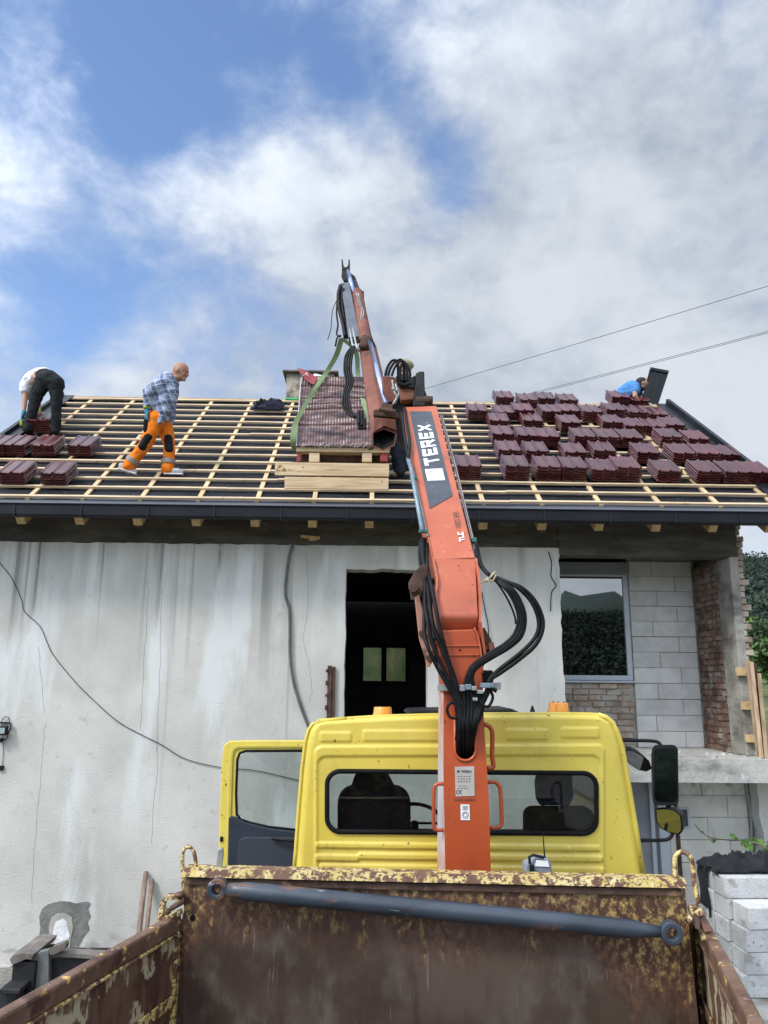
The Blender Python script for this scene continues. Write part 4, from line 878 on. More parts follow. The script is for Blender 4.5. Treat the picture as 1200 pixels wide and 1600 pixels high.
# load bed
YBd = 3.87
fl_, fr_ = P(288, 1357, 3.96), P(1069, 1371.5, 3.80)
zf = 1.22
def bedrow(dz): return [Vector((fl_.x, fl_.y, fl_.z+dz)), Vector((fr_.x, fr_.y, fr_.z+dz))]
zt0 = (fl_.z+fr_.z)/2
A, B = Vector((fl_.x, fl_.y, zt0)), Vector((fr_.x, fr_.y, zt0)); bd = (B-A).normalized(); bn = Vector((bd.y, -bd.x, 0)); bn = bn if bn.y < 0 else -bn   # towards the camera
mb = MB()
Ab, Bb = PP(287, 1600, A, bn), PP(1093, 1600, A, bn)
k = (A.z-.035-zf)/(A.z-Ab.z); Ab = A+(Ab-A)*k; Bb = B+(Bb-B)*k; Ab.z = Bb.z = zf
z1 = Vector((0, 0, -.036)); th = -bn*.05
mb.hexa([Ab, Bb, B+z1, A+z1], [q+th for q in (Ab, Bb, B+z1, A+z1)]); mb.build('front_board', M_bed, truck)
mb = MB(); mb.grid(lambda u, v: (A+bd*(u*(B-A).length)+Vector((0, 0, -.035+v*.035+.0025*mnoise.noise(Vector((u*22, v, 0)))))+bn*(.028-.008*v)+bn*.002*mnoise.noise(Vector((u*30, 3, 1)))), 160, 3)
mb.grid(lambda u, v: (A+bd*(u*(B-A).length)+Vector((0, 0, .0025*mnoise.noise(Vector((u*22, 1, 0)))))+bn*(.020-v*.09)), 160, 2)
mb.grid(lambda u, v: (A+bd*(u*(B-A).length)+Vector((0, 0, -.035+.0025*mnoise.noise(Vector((u*22, 0, 0)))*(1-v)))+bn*(.028-v*.03)), 160, 1)
mb.build('top_rim', M_rim, truck, smooth='auto', merge=.0006)
mb = MB(); e = A+bd*.03; mb.beam(A+bd*.02+z1*1.65+bn*.006, B-bd*.02+z1*1.65+bn*.006, .016, .03); mb.build('stiffener', M_rust2, truck, bevel=.003)
# side boards (their top rails run back past the camera)
LA, LB = PZ(285, 1428, 1.985), PZ(-2, 1590, 1.985); RA, RB = PZ(1084, 1428, 1.985), PZ(1172, 1600, 1.985)
ld_ = (LB-LA).normalized(); rd_ = (RB-RA).normalized(); LE = LA+ld_*4.3; RE = RA+rd_*4.3
def side(a, e, sg, nm, mat):
    d = (e-a).normalized(); n = Vector((d.y, -d.x, 0)).normalized()
    if n.x*sg > 0: n = -n                       # points into the bed
    dn = Vector((0, 0, -1))
    w = .055
    MB().hexa([a-n*w, e-n*w, e, a], [q+dn*.075 for q in (a-n*w, e-n*w, e, a)]).build('side_rail', M_rail, truck, bevel=.012)
    lo = a+dn*(a.z-zf); le = e+dn*(e.z-zf); i0 = n*.0-n*.012
    MB().hexa([a+i0+dn*.077, e+i0+dn*.077, le+i0, lo+i0], [q-n*.03 for q in (a+i0+dn*.077, e+i0+dn*.077, le+i0, lo+i0)]).build('side_board', mat, truck)
    mb = MB(); mb.beam(a+n*.0+dn*.08, e+n*.0+dn*.08, .012, .012); mb.beam(a+dn*.36+n*.0, e+dn*.36+n*.0, .01, .05); mb.build('seam', M_rim if sg < 0 else M_rail, truck, bevel=.003)
    MB().hexa([a+d*.0+n*.006+dn*.02, a+d*.035+n*.006+dn*.02, lo+d*.035+n*.006, lo+n*.006], [q-n*.05 for q in (a+d*.0+n*.006+dn*.02, a+d*.035+n*.006+dn*.02, lo+d*.035+n*.006, lo+n*.006)]).build('corner_post', M_rim, truck, bevel=.005)
    return n
nl = side(LA, LE, -1, 'left', M_side); nr = side(RA, RE, 1, 'right', M_side)
mb = MB(); mb.hexa([Vector((p.x, p.y, zf-.003)) for p in (A, B, RE, LE)], [Vector((p.x, p.y, zf-.04)) for p in (A, B, RE, LE)]); mb.build('bed_floor', M_bed, truck)
mb = MB(); mb.hexa([Vector((LE.x, LE.y, zf)), Vector((RE.x, RE.y, zf)), RE, LE], [v+Vector((0, -.04, 0)) for v in (Vector((LE.x, LE.y, zf)), Vector((RE.x, RE.y, zf)), RE, LE)]); mb.build('tailgate', M_side, truck)
for p0, lo0, q0, nm in ((A, Ab, LA, 0), (B, Bb, RA, 1)):
    q1 = Vector((q0.x, q0.y, zf)); t0 = Vector((p0.x, p0.y, q0.z+.02)); dd = Vector((0, .02, 0))
    sh = Vector((.012 if nm == 0 else -.012, .004, 0))
    MB().hexa([lo0+sh, q1, q0, t0+sh], [v+dd+Vector((0, .012, 0)) for v in (lo0+sh, q1, q0, t0+sh)]).build('corner_plate', M_bed, truck)
# latches at the front corners
mb = MB(); o_ = LA-nl*.02
for x, y, x2, y2 in ((250,1438,256,1408), (256,1408,262,1401), (262,1401,284,1400), (272,1416,286,1405), (253,1436,284,1424)):
    mb.beam(P(x, y, 3.95), P(x2, y2, 3.95), .045, .022)
mb.build('latch', M_rim, truck, bevel=.004)
mb = MB(); mb.tube([P(266, 1420, 3.90), P(287, 1408, 3.92)], .013, 8); mb.ell(P(281, 1398, 3.93), (.025, .025, .014)); mb.ell(P(262, 1424, 3.9), (.016, .016, .016)); mb.build('latch_pin', M_rust2, truck, smooth=True)
mb = MB()
for x, y, x2, y2 in ((1078,1438,1098,1424), (1090,1424,1106,1458), (1094,1430,1104,1470)): mb.beam(P(x, y, 3.78), P(x2, y2, 3.72), .04, .03)
mb.cyl(P(1077, 1422, 3.8), P(1092, 1420, 3.8), .022, 10); mb.build('latch', M_rim, truck, bevel=.004)
mb = MB(); mb.tube([P(1084, 1440, 3.74), P(1090, 1452, 3.7), P(1088, 1420, 3.75)], .013, 8); mb.build('latch_pin', M_rust2, truck, smooth=True)
# hooped grab bars
mb = MB(); mb.tube(catmull([P(287, 1402, 4.0), P(286, 1370, 4.0), P(285, 1340, 4.0), P(287, 1328, 4.0), P(294, 1323, 4.0), P(301, 1327, 4.0), P(305, 1340, 4.0), P(307, 1358, 4.0)], 4), .0095, 8); mb.build('hoop', M_rim, truck, smooth=True)
mb = MB(); mb.tube(catmull([P(1055, 1372, 3.82), P(1054, 1348, 3.82), P(1057, 1336, 3.82), P(1067, 1331, 3.82), P(1078, 1338, 3.8), P(1082, 1352, 3.8), P(1086, 1385, 3.79), P(1091, 1412, 3.78)], 4), .0115, 8); mb.build('hoop', M_rim, truck, smooth=True)
mb = MB(); mb.prism([P(x, y, 3.97) for x, y in ((337, 1355), (341, 1328), (348, 1325), (349, 1335), (346, 1356))], (0, .02, 0)); mb.build('bracket', M_steel, truck, bevel=.003)
mb = MB()
for px, py in ((301, 1434), (770, 1384), (960, 1393)): q = PP(px, py, A, bn, .002); mb.cyl(q-bn*.002, q+bn*.003, .008 if px > 400 else .014, 10)
mb.build('bolt_hole', M_rub, truck)
# chassis and wheels (below the picture)
mb = MB(); mb.bp((-.45, .2, .75), (-.35, 6.4, .98)); mb.bp((.75, .2, .75), (.85, 6.4, .98)); mb.bp((-.35, 1.2, .8), (.75, 1.4, .95)); mb.bp((-.35, 4.4, .8), (.75, 4.9, .95)); mb.build('chassis', M_blkp, truck)
for x in (-.80, 1.25):
    for y in (1.5, 5.9):
        w = MB().cyl((x-.14, y, .48), (x+.14, y, .48), .48, 28).build('wheel', M_rub, truck, bevel=.03, base=(x, y, .48)); MB().cyl((x-.15, y, .48), (x+.15, y, .48), .27, 20).build('rim', M_steel, w)
# cab -------------------------------------------------------------
YC = 5.05
def O(px, py): return P(px, py, YC)
outl = [(456,1372), (460,1330), (465,1260), (470,1200), (475,1160), (480,1141), (486,1132), (496,1127), (540,1123.5), (600,1120), (690,1117.5), (770,1116.5), (850,1116), (915,1116.5), (938,1118), (950,1122), (960,1130), (968,1146), (976,1170), (986,1230), (996,1290), (1009,1372)]
def edge_at(py):
    l = [(456,1372), (460,1330), (465,1260), (470,1200), (475,1160), (480,1141), (486,1132), (496,1127)]; r = [(1009,1372), (996,1290), (986,1230), (976,1170), (968,1146), (960,1130), (950,1122)]
    def f(t):
        for i in range(len(t)-1):
            if t[i+1][1] <= py <= t[i][1]: u = (py-t[i][1])/(t[i+1][1]-t[i][1]); return t[i][0]+u*(t[i+1][0]-t[i][0])
        return t[-1][0] if py < t[-1][1] else t[0][0]
    return f(l), f(r)
def rrect(px, py, x0, y0, x1, y1, r):      # signed distance to a rounded box
    cx, cy = (x0+x1)/2, (y0+y1)/2; qx, qy = abs(px-cx)-(x1-x0)/2+r, abs(py-cy)-(y1-y0)/2+r
    return math.hypot(max(qx, 0), max(qy, 0))+min(max(qx, qy), 0)-r
def top_at(px):
    t = outl[7:16]
    for i in range(len(t)-1):
        if t[i][0] <= px <= t[i+1][0]: u = (px-t[i][0])/(t[i+1][0]-t[i][0]); return t[i][1]+u*(t[i+1][1]-t[i][1])
    return 1127
def relief(px, py):
    h = 0; yy = py-(.012*(px-700) if py > 1180 else 0)
    def step(d, w=1.6): return max(0, min(1, .5-d/(2*w)))
    for x0, y0, x1, y1 in ((500,1144,549,1159), (567,1141,690,1158), (790,1139,856,1156), (877,1137,936,1153)): h += .007*step(rrect(px, py, x0, y0, x1, y1, 3))
    h += .012*step(rrect(px, py, 492, 1166-(px-480)*.006, 944, 1460, 12)); h -= .010*step(rrect(px, py, 496, 1182-(px-480)*.004, 938, 1450, 14), 2.2)
    h += .010*step(rrect(px, yy, 494, 1318, 1400, 1327, 3), 1.2)*step(px-936)
    b0 = 1334+(0 if px > 560 else 3)
    h += .010*step(rrect(px, yy, 494, b0, 940, b0+10, 3), 1.5); h += .008*step(rrect(px, yy, 500, 1352, 944, 1362, 3))
    h += .006*step(rrect(px, yy, 886, 1320, 890, 1345, 2))
    return h
WX0, WY0, WX1, WY1 = 511, 1206.5, 932, 1301
mb = MB()
nu, nv = 300, 150
def cabpt(u, v):
    py = 1372+(1117-1372)*v; 
    l, r = edge_at(max(py, 1123)); px = l+(r-l)*u
    tp = top_at(px)
    py = 1372+(tp-1372)*v; l, r = edge_at(max(py, 1123)); px = l+(r-l)*u
    rd = min(px-l, r-px); ed = .05*max(0, 1-rd/16)**2+.03*max(0, 1-(py-tp)/7)**2
    q = P(px, py, YC); q.y += ed-relief(px, py); return q
def keep(u, v):
    py = 1372+(1117-1372)*v; l, r = edge_at(max(py, 1123)); px = l+(r-l)*u; py = 1372+(top_at(px)-1372)*v
    return rrect(px, py-(px-720)*.008, WX0+2, WY0+2, WX1-2, WY1-2, 20) > 0
mb.grid(cabpt, nu, nv, keep); mb.build('cab_rear_panel', M_yel, truck, smooth=True)
# window rubber and glass
def rpath(x0, y0, x1, y1, r, n=8):
    out = []
    for cx, cy, a0 in ((x1-r, y0+r, -90), (x1-r, y1-r, 0), (x0+r, y1-r, 90), (x0+r, y0+r, 180)):
        for i in range(n+1): a = rad(a0+90*i/n); out.append((cx+r*math.cos(a), cy+r*math.sin(a)))
    return out
rp = [P(x, y+(x-720)*.008, YC-.004) for x, y in rpath(WX0, WY0, WX1, WY1, 21)]
mb = MB(); mb.tube(rp, .015, 8, closed=True, upv=(0, 1, 0)); mb.build('window_seal', M_rub, truck, smooth=True)
mb = MB(); mb.prism([P(x, y+(x-720)*.008, YC+.004) for x, y in rpath(WX0, WY0, WX1, WY1, 21)], (0, .005, 0)); mb.build('rear_window', glassmat('tinted cab glass', (.74,.77,.77), .0), truck)
# raised edge flange and drip rail
fl2 = [P(x, y, YC+.012) for x, y in outl[1:]]
mb = MB(); mb.tube([P(x-3.5, y-1, YC+.03) for x, y in outl[14:]], .018, 8); mb.build('edge_flange', M_yel, truck, smooth=True); mb = MB(); mb.tube([P(x+2, y, YC+.03) for x, y in outl[:9]], .012, 8); mb.build('edge_flange', M_yel, truck, smooth=True)
mb = MB(); mb.tube(catmull([P(x, y-.5, YC+.04) for x, y in outl[7:15]], 3), .012, 8); mb.build('roof_seam', M_yel, truck, smooth=True)
# side skins, roof, front
YF = 6.75
def shell(pts, y0, y1, mat, nm, t=.03):
    mb = MB(); c = O(720, 1280); dr_ = .13 if nm == 'cab_roof' else 0
    for i in range(len(pts)-1):
        a, b = P(*pts[i], YC), P(*pts[i+1], YC); n = (b-a).cross(Vector((0,1,0))).normalized()
        if n.dot(c-a) < 0: n = -n
        mb.hexa([Vector((a.x, y0, a.z)), Vector((b.x, y0, b.z)), Vector((b.x, y1, b.z-dr_)), Vector((a.x, y1, a.z-dr_))], [v+n*t for v in (Vector((a.x, y0, a.z)), Vector((b.x, y0, b.z)), Vector((b.x, y1, b.z-dr_)), Vector((a.x, y1, a.z-dr_)))])
    return mb.build(nm, mat, truck, smooth='auto')
shell(outl[4:19], YC+.05, YF, M_yel, 'cab_roof')
shell([outl[0], outl[3], outl[4]], YC+.05, YC+.42, M_yel, 'cab_side')
shell([outl[-1], outl[-2]], YC+.05, YF, M_yel, 'cab_door')
shell(outl[17:-1], YC+.43, YF-.06, glassmat('side glass', (.85,.88,.87), .0), 'side_window', .004)
shell(outl[17:-1], YC+.05, YC+.42, M_yel, 'cab_side')
lo_, ro_ = P(470, 1200, YC), P(986, 1230, YC)
mb = MB(); zr = P(700, 1121, YC).z; zl = 1.83
mb.bp((lo_.x+.0, YF-.04, zr-.24), (ro_.x-.02, YF, zr-.14)); mb.beam((lo_.x-.02, YF-.02, zl), (lo_.x+.03, YF-.02, zr-.1), .08, .06, upv=(0,1,0)); mb.beam((ro_.x+.06, YF-.02, zl), (ro_.x, YF-.02, zr-.1), .08, .06, upv=(0,1,0))
mb.bp((lo_.x-.06, YF-.04, .95), (ro_.x+.10, YF+.02, zl)); mb.build('cab_front', M_yel, truck, bevel=.01)
MB().bp((lo_.x+.03, YF-.02, zl), (ro_.x-.03, YF-.012, zr-.24)).build('windscreen', glassmat('windscreen', (.90,.93,.92), .0), truck)
mb = MB(); mb.bp((lo_.x, YF-.55, 1.5), (ro_.x, YF-.06, 1.90)); mb.build('dashboard', M_blk, truck, bevel=.06)
mb = MB(); mb.bp((lo_.x-.04, YC+.08, 1.02), (ro_.x+.08, YF-.06, 1.10)); mb.build('cab_floor', M_blk, truck)
def seatp(x0, y0, x1, y1, Y, dep, mat, r, nm, par):
    return MB().prism([P(x, y, Y) for x, y in rpath(x0, y0, x1, y1, r, 5)], (0, dep, 0)).build(nm, mat, par, bevel=.03, seg=3)
seatd = seatp(527, 1230, 642, 1360, YC+.28, .16, M_seat, 26, 'driver_seat', truck)
MB().prism([P(x, y, YC+.30) for x, y in ((547,1234), (553,1216), (558,1206), (604,1206), (612,1220), (620,1236))], (0, .10, 0)).build('headrest', M_seat, seatd, bevel=.02)
MB().bp((P(527,1300,YC+.4).x, YC+.45, 1.55), (P(640,1300,YC+.4).x, YC+.95, 1.72)).build('cushion', M_seat, seatd, bevel=.04)
seatq = seatp(822, 1263, 930, 1360, YC+.28, .14, pmat('brown seat cloth', (.045,.043,.040), (.06,.057,.052), .9, sc=8), 14, 'passenger_seat', truck)
MB().prism([P(x, y, YC+.30) for x, y in ((842,1208), (850,1203), (888,1203), (895,1210), (897,1245), (891,1258), (884,1262), (878,1259), (852,1259), (848,1262), (841,1250), (839,1225))], (0, .10, 0)).build('headrest', M_seatb, seatq, bevel=.02)
MB().bp((P(822,1300,YC+.4).x, YC+.45, 1.55), (P(928,1300,YC+.4).x, YC+.95, 1.72)).build('cushion', M_seat, seatq, bevel=.04)
sw = MB(); c = P(648, 1286, YC+.9); sw.ring(c, (0, -.5, .86), .21, .014, 26, 8); sw.beam(c-Vector((.2,0,0)), c+Vector((.2,0,0)), .03, .012); sw.cyl(c, c+Vector((0, .2, -.35)), .03, 10); sw.build('steering_wheel', M_blk, truck, smooth='auto')
mb = MB(); a, b = O(456, 1371), O(1009, 1371)
mb.hexa([Vector((a.x, YC+.03, 1.02)), Vector((b.x+.02, YC+.03, 1.02)), Vector((b.x, YC+.03, b.z+.03)), Vector((a.x, YC+.03, b.z+.03))], [Vector((a.x, YC+.06, 1.02)), Vector((b.x+.02, YC+.06, 1.02)), Vector((b.x, YC+.06, b.z+.03)), Vector((a.x, YC+.06, b.z+.03))])
mb.bp((b.x-.01, YC+.062, 1.02), (b.x+.02, YF-.05, b.z+.0)); mb.bp((a.x-.01, YC+.062, 1.02), (a.x+.02, YC+.42, b.z+.0)); mb.build('lower_cab_body', M_yel, truck)
# open left door, seen from its inner side
YD = 6.42
dl = thing_ = None
dpts = [(340,1375), (342,1300), (346,1200), (348,1172), (351,1163), (358,1158), (400,1157), (480,1157), (480,1172), (382,1173.5), (374,1176), (370,1186), (368,1240), (370,1278), (380,1285), (420,1294), (480,1300), (480,1375)]
mb = MB(); mb.prism([P(x, y, YD) for x, y in [(339,1420), (342,1300), (346,1200), (348,1172), (351,1163), (358,1158), (400,1157), (500,1157), (500,1172), (382,1173.5), (374,1176), (370,1186), (368,1240), (369,1274), (369.5,1420)]], (0, .05, 0)); door = mb.build('open_door', M_yel, truck, bevel=.008)
mb = MB(); mb.prism([P(x, y, YD-.012) for x, y in ((352,1420), (356,1300), (359,1200), (361,1178), (364,1168), (371,1165), (500,1164), (500,1168), (374,1169), (367,1172), (364,1182), (362,1240), (360,1300), (356,1420))], (0, .012, 0)); mb.build('weather_strip', pmat('dull yellow', (.42,.37,.05), (.50,.44,.08), .6, sc=5), door, bevel=.003)
mb = MB(); mb.prism([P(x, y, YD-.045) for x, y in ((357,1278), (360,1276), (368,1277), (374,1281), (384,1286), (420,1295), (500,1304), (500,1440), (354,1440))], (0, .04, 0)); tp = mb.build('door_trim', M_navy, door, bevel=.012)
mb = MB(); mb.prism([P(x, y, YD-.062) for x, y in ((374,1312), (384,1308), (440,1308), (500,1312), (500,1440), (384,1440), (374,1425), (371,1340))], (0, .015, 0)); mb.build('door_pocket', pmat('darker trim', (.028,.035,.05), None, .6), door, bevel=.006)
mb = MB(); mb.tube(catmull([P(425, 1310, YD-.08), P(450, 1313, YD-.1), P(470, 1317, YD-.09), P(490, 1318, YD-.07)], 4), .012, 8); mb.build('door_handle', M_blk, door, smooth=True)
mb = MB(); mb.tube([P(x, y, YD-.006) for x, y in ((500,1173), (384,1173.5), (375,1177), (371,1187), (369,1240), (370,1272), (376,1280), (390,1285.5), (420,1292), (500,1301))], .010, 6); mb.build('window_rubber', M_rub, door, smooth=True)
MB().prism([P(x, y, YD+.02) for x, y in ((500,1173), (384,1173.5), (371,1187), (369,1240), (370,1272), (390,1285), (500,1301))], (0, .005, 0)).build('door_glass', glassmat('door glass', (.80,.84,.84), .02), door)
MB().box(P(346, 1311, YD-.005), (.022, .01, .035)).build('lock', M_rub, door)
# roof fittings
def beacon(px, y0, y1, w, Y):
    a, b = P(px, y1, Y), P(px, y0, Y); r = w/2/F*Y
    o = MB().tube([a+Vector((0,0,-.01)), a+Vector((0,0,.004)), a.lerp(b, .35), b-Vector((0,0,.006)), b], [r*1.02, r*1.02, r*.93, r*.88, r*.8], 22).build('beacon', M_amber, truck, smooth='auto')
    MB().tube([a-Vector((0,0,.05)), a-Vector((0,0,.011))], r*1.06, 22).build('beacon_base', M_blk, o)
    mb = MB(); 
    for k in range(3): mb.cyl(b+Vector((r*(.5-k*.5), 0, 0)), b+Vector((r*(.5-k*.5), 0, .006)), .006, 6)
    mb.build('lens_screw', M_blk, o)
beacon(598, 1104.5, 1119, 30, 5.75); beacon(872.5, 1097.5, 1114, 33, 5.6)
mb = MB(); mb.prism([P(x, y, 5.6) for x, y in ((635,1116), (641,1110.5), (800,1107.5), (809,1111.5), (812,1116))], (0, .6, 0)); mb.build('roof_hatch', M_blk, truck, bevel=.01)
mb = MB(); c = P(832, 1112, 5.5); mb.tube([c-Vector((0,0,.03)), c, c+Vector((0,0,.03)), c+Vector((0,0,.042))], [.02, .018, .010, .003], 10); mb.build('aerial_base', M_blk, truck, smooth=True)
# right mirrors
YM = 5.95
mb = MB(); mb.tube(catmull([P(962, 1157, YM-.1), P(985, 1157, YM), P(1015, 1157.5, YM), P(1030, 1161, YM), P(1036, 1175, YM)], 5), .013, 8)
mb.tube(catmull([P(1000, 1313, YM-.1), P(1030, 1313, YM), P(1044, 1311, YM), P(1051, 1303, YM), P(1050, 1290, YM)], 5), .013, 8); mb.tube([P(1044, 1255, YM+.02), P(1046, 1270, YM+.02)], .02, 8)
arm = mb.build('mirror_arm', M_blk, truck, smooth=True)
def mirror(poly, Y, tilt, dep, nm, sh=.86):
    c = sum((P(x, y, Y) for x, y in poly), Vector())/len(poly); M = Matrix.Rotation(tilt[0], 3, 'Z') @ Matrix.Rotation(tilt[1], 3, 'X')
    pl = [c+M @ (P(x, y, Y)-c) for x, y in poly]; d = M @ Vector((0, dep, 0)); back = [c+(p-c)*.8+d for p in pl]
    mb = MB(); n = len(pl); mb.add(pl+back, [tuple(range(n))[::-1], tuple(range(n, 2*n))]+[(i, (i+1) % n, n+(i+1) % n, n+i) for i in range(n)])
    h = mb.build(nm, M_blk, truck, bevel=.008)
    f = M @ Vector((0, -.004, 0)); q = [c+(p-c)*sh+f for p in pl]; MB().prism(q, M @ Vector((0, .002, 0))).build('mirror_glass', M_mirror, h)
mirror(rpath(1020, 1163, 1060, 1259, 9, 4), YM-.03, (rad(-6), rad(-4)), .11, 'main_mirror')
mirror([(1023,1265), (1040,1261.5), (1056,1263), (1065,1270), (1067,1285), (1066,1298), (1060,1304), (1045,1303), (1030,1297), (1023,1285)], YM-.03, (rad(-44), rad(6)), .10, 'wide_angle_mirror')
mirror([(975,1168), (985,1169), (1000,1177), (1015,1190), (1020,1203), (1012,1208), (1000,1206), (985,1196), (976,1184)], YM+.1, (rad(-5), rad(20)), .10, 'kerb_mirror')
# blue tube with eyes, hung inside the front board
tb = thing('steel_tube', PP(700, 1420, A, bn, .05), 'long blue painted steel tube with a ring at each end, across the front board', 'steel tube')
pa, pb = PP(347, 1382, A, bn, .075), PP(1040, 1449, A, bn, .075); d = (pb-pa).normalized()
pts = [pa+d*.05, pa+d*.12, pa+d*.2]+[pa+d*(.2+i*.12) for i in range(1, 15)]
L = (pb-pa).length; pts = [pa+d*t for t in (.045, .09, .13)]+[pa.lerp(pb, t) for t in [.1+.05*i for i in range(16)]]+[pa+d*(L-t) for t in (.17, .12, .045)]
mb = MB(); mb.tube(pts, [.030, .034, .040]+[.041]*16+[.040, .030, .024], 20); mb.build('tube', M_blue, tb, smooth=True)
for c, r in ((pa, .048), (pb, .050)): MB().washer(c, bn, r, r*.46, .05, 26).build('eye', M_blue, tb, bevel=.006)
# radio remote control on the board
rm = thing('remote_control', P(842, 1365, 3.93), 'small grey crane remote control with black aerial, on the front board', 'remote control')
Yr = 3.96
MB().prism([P(x, y, Yr) for x, y in ((821,1362), (822,1351), (832,1347), (836,1341), (858,1342), (862,1350), (862,1366), (821,1364))], (0, .09, 0)).build('case', pmat('grey blue plastic', (.16,.19,.23), (.24,.27,.31), .45, sc=12), rm, bevel=.008)
MB().prism([P(x, y, Yr-.006) for x, y in ((838,1344), (856,1345), (859,1355), (836,1354))], (0, .005, 0)).build('panel', M_white, rm, bevel=.002)
mb = MB(); mb.tube([P(828,1350,Yr-.01), P(827,1339,Yr-.01), P(833,1336,Yr-.01), P(850,1340,Yr-.01)], .0075, 8); mb.bp(P(828,1352,Yr-.015), P(834,1364,Yr+.0)); mb.build('grip', M_blk, rm, bevel=.002)
mb = MB(); mb.tube([P(853,1348,Yr+.02), P(851,1338,Yr+.02), P(848,1300,Yr+.02)], [.009, .004, .002], 6); mb.build('aerial', M_blk, rm)
# ------------------------------------------------------------------ loader crane
crane = thing('loader_crane', (.42, 4.65, 0), 'orange truck-mounted folding loader crane with black hoses, reaching over the roof', 'crane')
YK = 4.50
def K(px, py, d=0.0): return P(px, py, YK+d)
def plate(pts, Y, th, name, mat, par=crane, bevel=.004, smooth=False):
    return MB().prism([P(p[0], p[1], Y if len(p) < 3 else p[2]) for p in pts], (0, th, 0)).build(name, mat, par, bevel=bevel, smooth=smooth)
# column: front plate with a U-shaped opening
arc = [(727+16*math.cos(rad(a)), 1172+16*math.sin(rad(a))) for a in range(180, -1, -15)]
cm = MB(); T_ = Vector((0, .012, 0))
cm.prism([K(*q) for q in [(693,1084), (711,1084), (711,1172)]+[(727-16*math.cos(rad(a)), 1172+16*math.sin(rad(a))) for a in range(0, 91, 15)]+[(727,1420), (698,1420), (696,1363), (693,1200)]], T_)
cm.prism([K(*q) for q in [(743,1084), (754,1084), (757,1140), (764,1250), (767,1363), (768,1420), (727,1420)]+[(727+16*math.cos(rad(a)), 1172+16*math.sin(rad(a))) for a in range(90, -1, -15)]], T_)
ar2 = [(727-16*math.cos(rad(a)), 1116-14*math.sin(rad(a))) for a in range(0, 181, 20)]
cm.prism([K(*q) for q in [(711,1084)]+[(743,1084)]+[(743,1116)]+ar2[::-1][1:-1]+[(711,1116)]], T_)
cm.prism([K(*q) for q in [(690,1020), (751,1022), (754,1084), (693,1084)]], T_)
column = cm.build('column', M_org, crane)
cm = MB(); bk = .27
f0 = [K(694, 1022), K(751, 1022), K(768, 1420), K(698, 1420)]
for a, b in ((f0[1], f0[2]),): cm.hexa([a+Vector((-.03, .012, 0)), b+Vector((-.03, .012, 0)), b+Vector((-.03, bk, 0)), a+Vector((-.03, bk, 0))], [v+Vector((.03, 0, 0)) for v in (a+Vector((-.03, .012, 0)), b+Vector((-.03, .012, 0)), b+Vector((-.03, bk, 0)), a+Vector((-.03, bk, 0)))])
cm.hexa([f0[0]+Vector((0, bk, 0)), f0[1]+Vector((0, bk, 0)), f0[2]+Vector((0, bk, 0)), f0[3]+Vector((0, bk, 0))], [v+Vector((0, bk+.02, 0)) for v in f0]); cm.build('column_back', M_org, column)
cm = MB(); a, b = K(693.5, 1022), K(698, 1420); cm.hexa([a+Vector((.0, .013, 0)), b+Vector((.0, .013, 0)), b+Vector((-.03, bk, 0)), a+Vector((-.005, bk, 0))], [v+Vector((.014, 0, 0)) for v in (a+Vector((.0, .013, 0)), b+Vector((.0, .013, 0)), b+Vector((-.03, bk, 0)), a+Vector((-.005, bk, 0)))]); cm.build('side_plate', M_edge, column)
cm = MB(); cm.tube([K(x, y, -.003) for x, y in [(711,1120), (710.5,1172)]+[(727-16.5*math.cos(rad(a)), 1172+16.5*math.sin(rad(a))) for a in range(15, 170, 15)]+[(743.5,1172), (743,1120)]], .0085, 8); cm.build('opening_rim', M_org, column, smooth=True)
MB().bp(K(708, 1100, .10), K(746, 1192, .12)).build('opening_back', M_rub, column)
MB().prism([P(x, y, YK+.02) for x, y in ((703,1363), (690,1420), (775,1420), (762,1363))], (0, .35, 0)).build('column_foot', M_org, crane)
MB().bp((P(698,1400,YK).x, YK+.01, 1.3), (P(767,1400,YK).x, YK+.30, 1.95)).build('lower_column', M_org, crane, bevel=.01)
MB().bp((.05, 4.2, .98), (.75, 4.85, 1.35)).build('crane_base', M_org, crane, bevel=.03)
# upper column head with pressed ribs
hd = MB(); hp = [(687, 985), (741, 983), (745, 992), (749, 1010), (752, 1030), (754, 1052), (755, 1083), (692, 1083), (689, 1050), (687, 1020)]
hd.prism([P(x, y, YK-.02-.000*(y-985)) for x, y in hp], (0, .20, 0)); head = hd.build('column_head', M_org, crane, bevel=.008)
for y in (1009, 1023.5): MB().beam(P(689, y+.5, YK-.022), P(749, y, YK-.022), .012, .008).build('rib', M_org, head, bevel=.003)
hd = MB(); hd.tube(catmull([P(741, 981, YK-.022), P(746, 992, YK-.022), P(750, 1010, YK-.022), P(752.5, 1030, YK-.022), P(754, 1052, YK-.022)], 4), .007, 6); hd.build('flange', M_salm, head, smooth=True)
MB().cyl(P(718.5, 1015.5, YK-.026), P(718.5, 1015.5, YK-.02), .006, 10).build('bolt', M_rub, head)
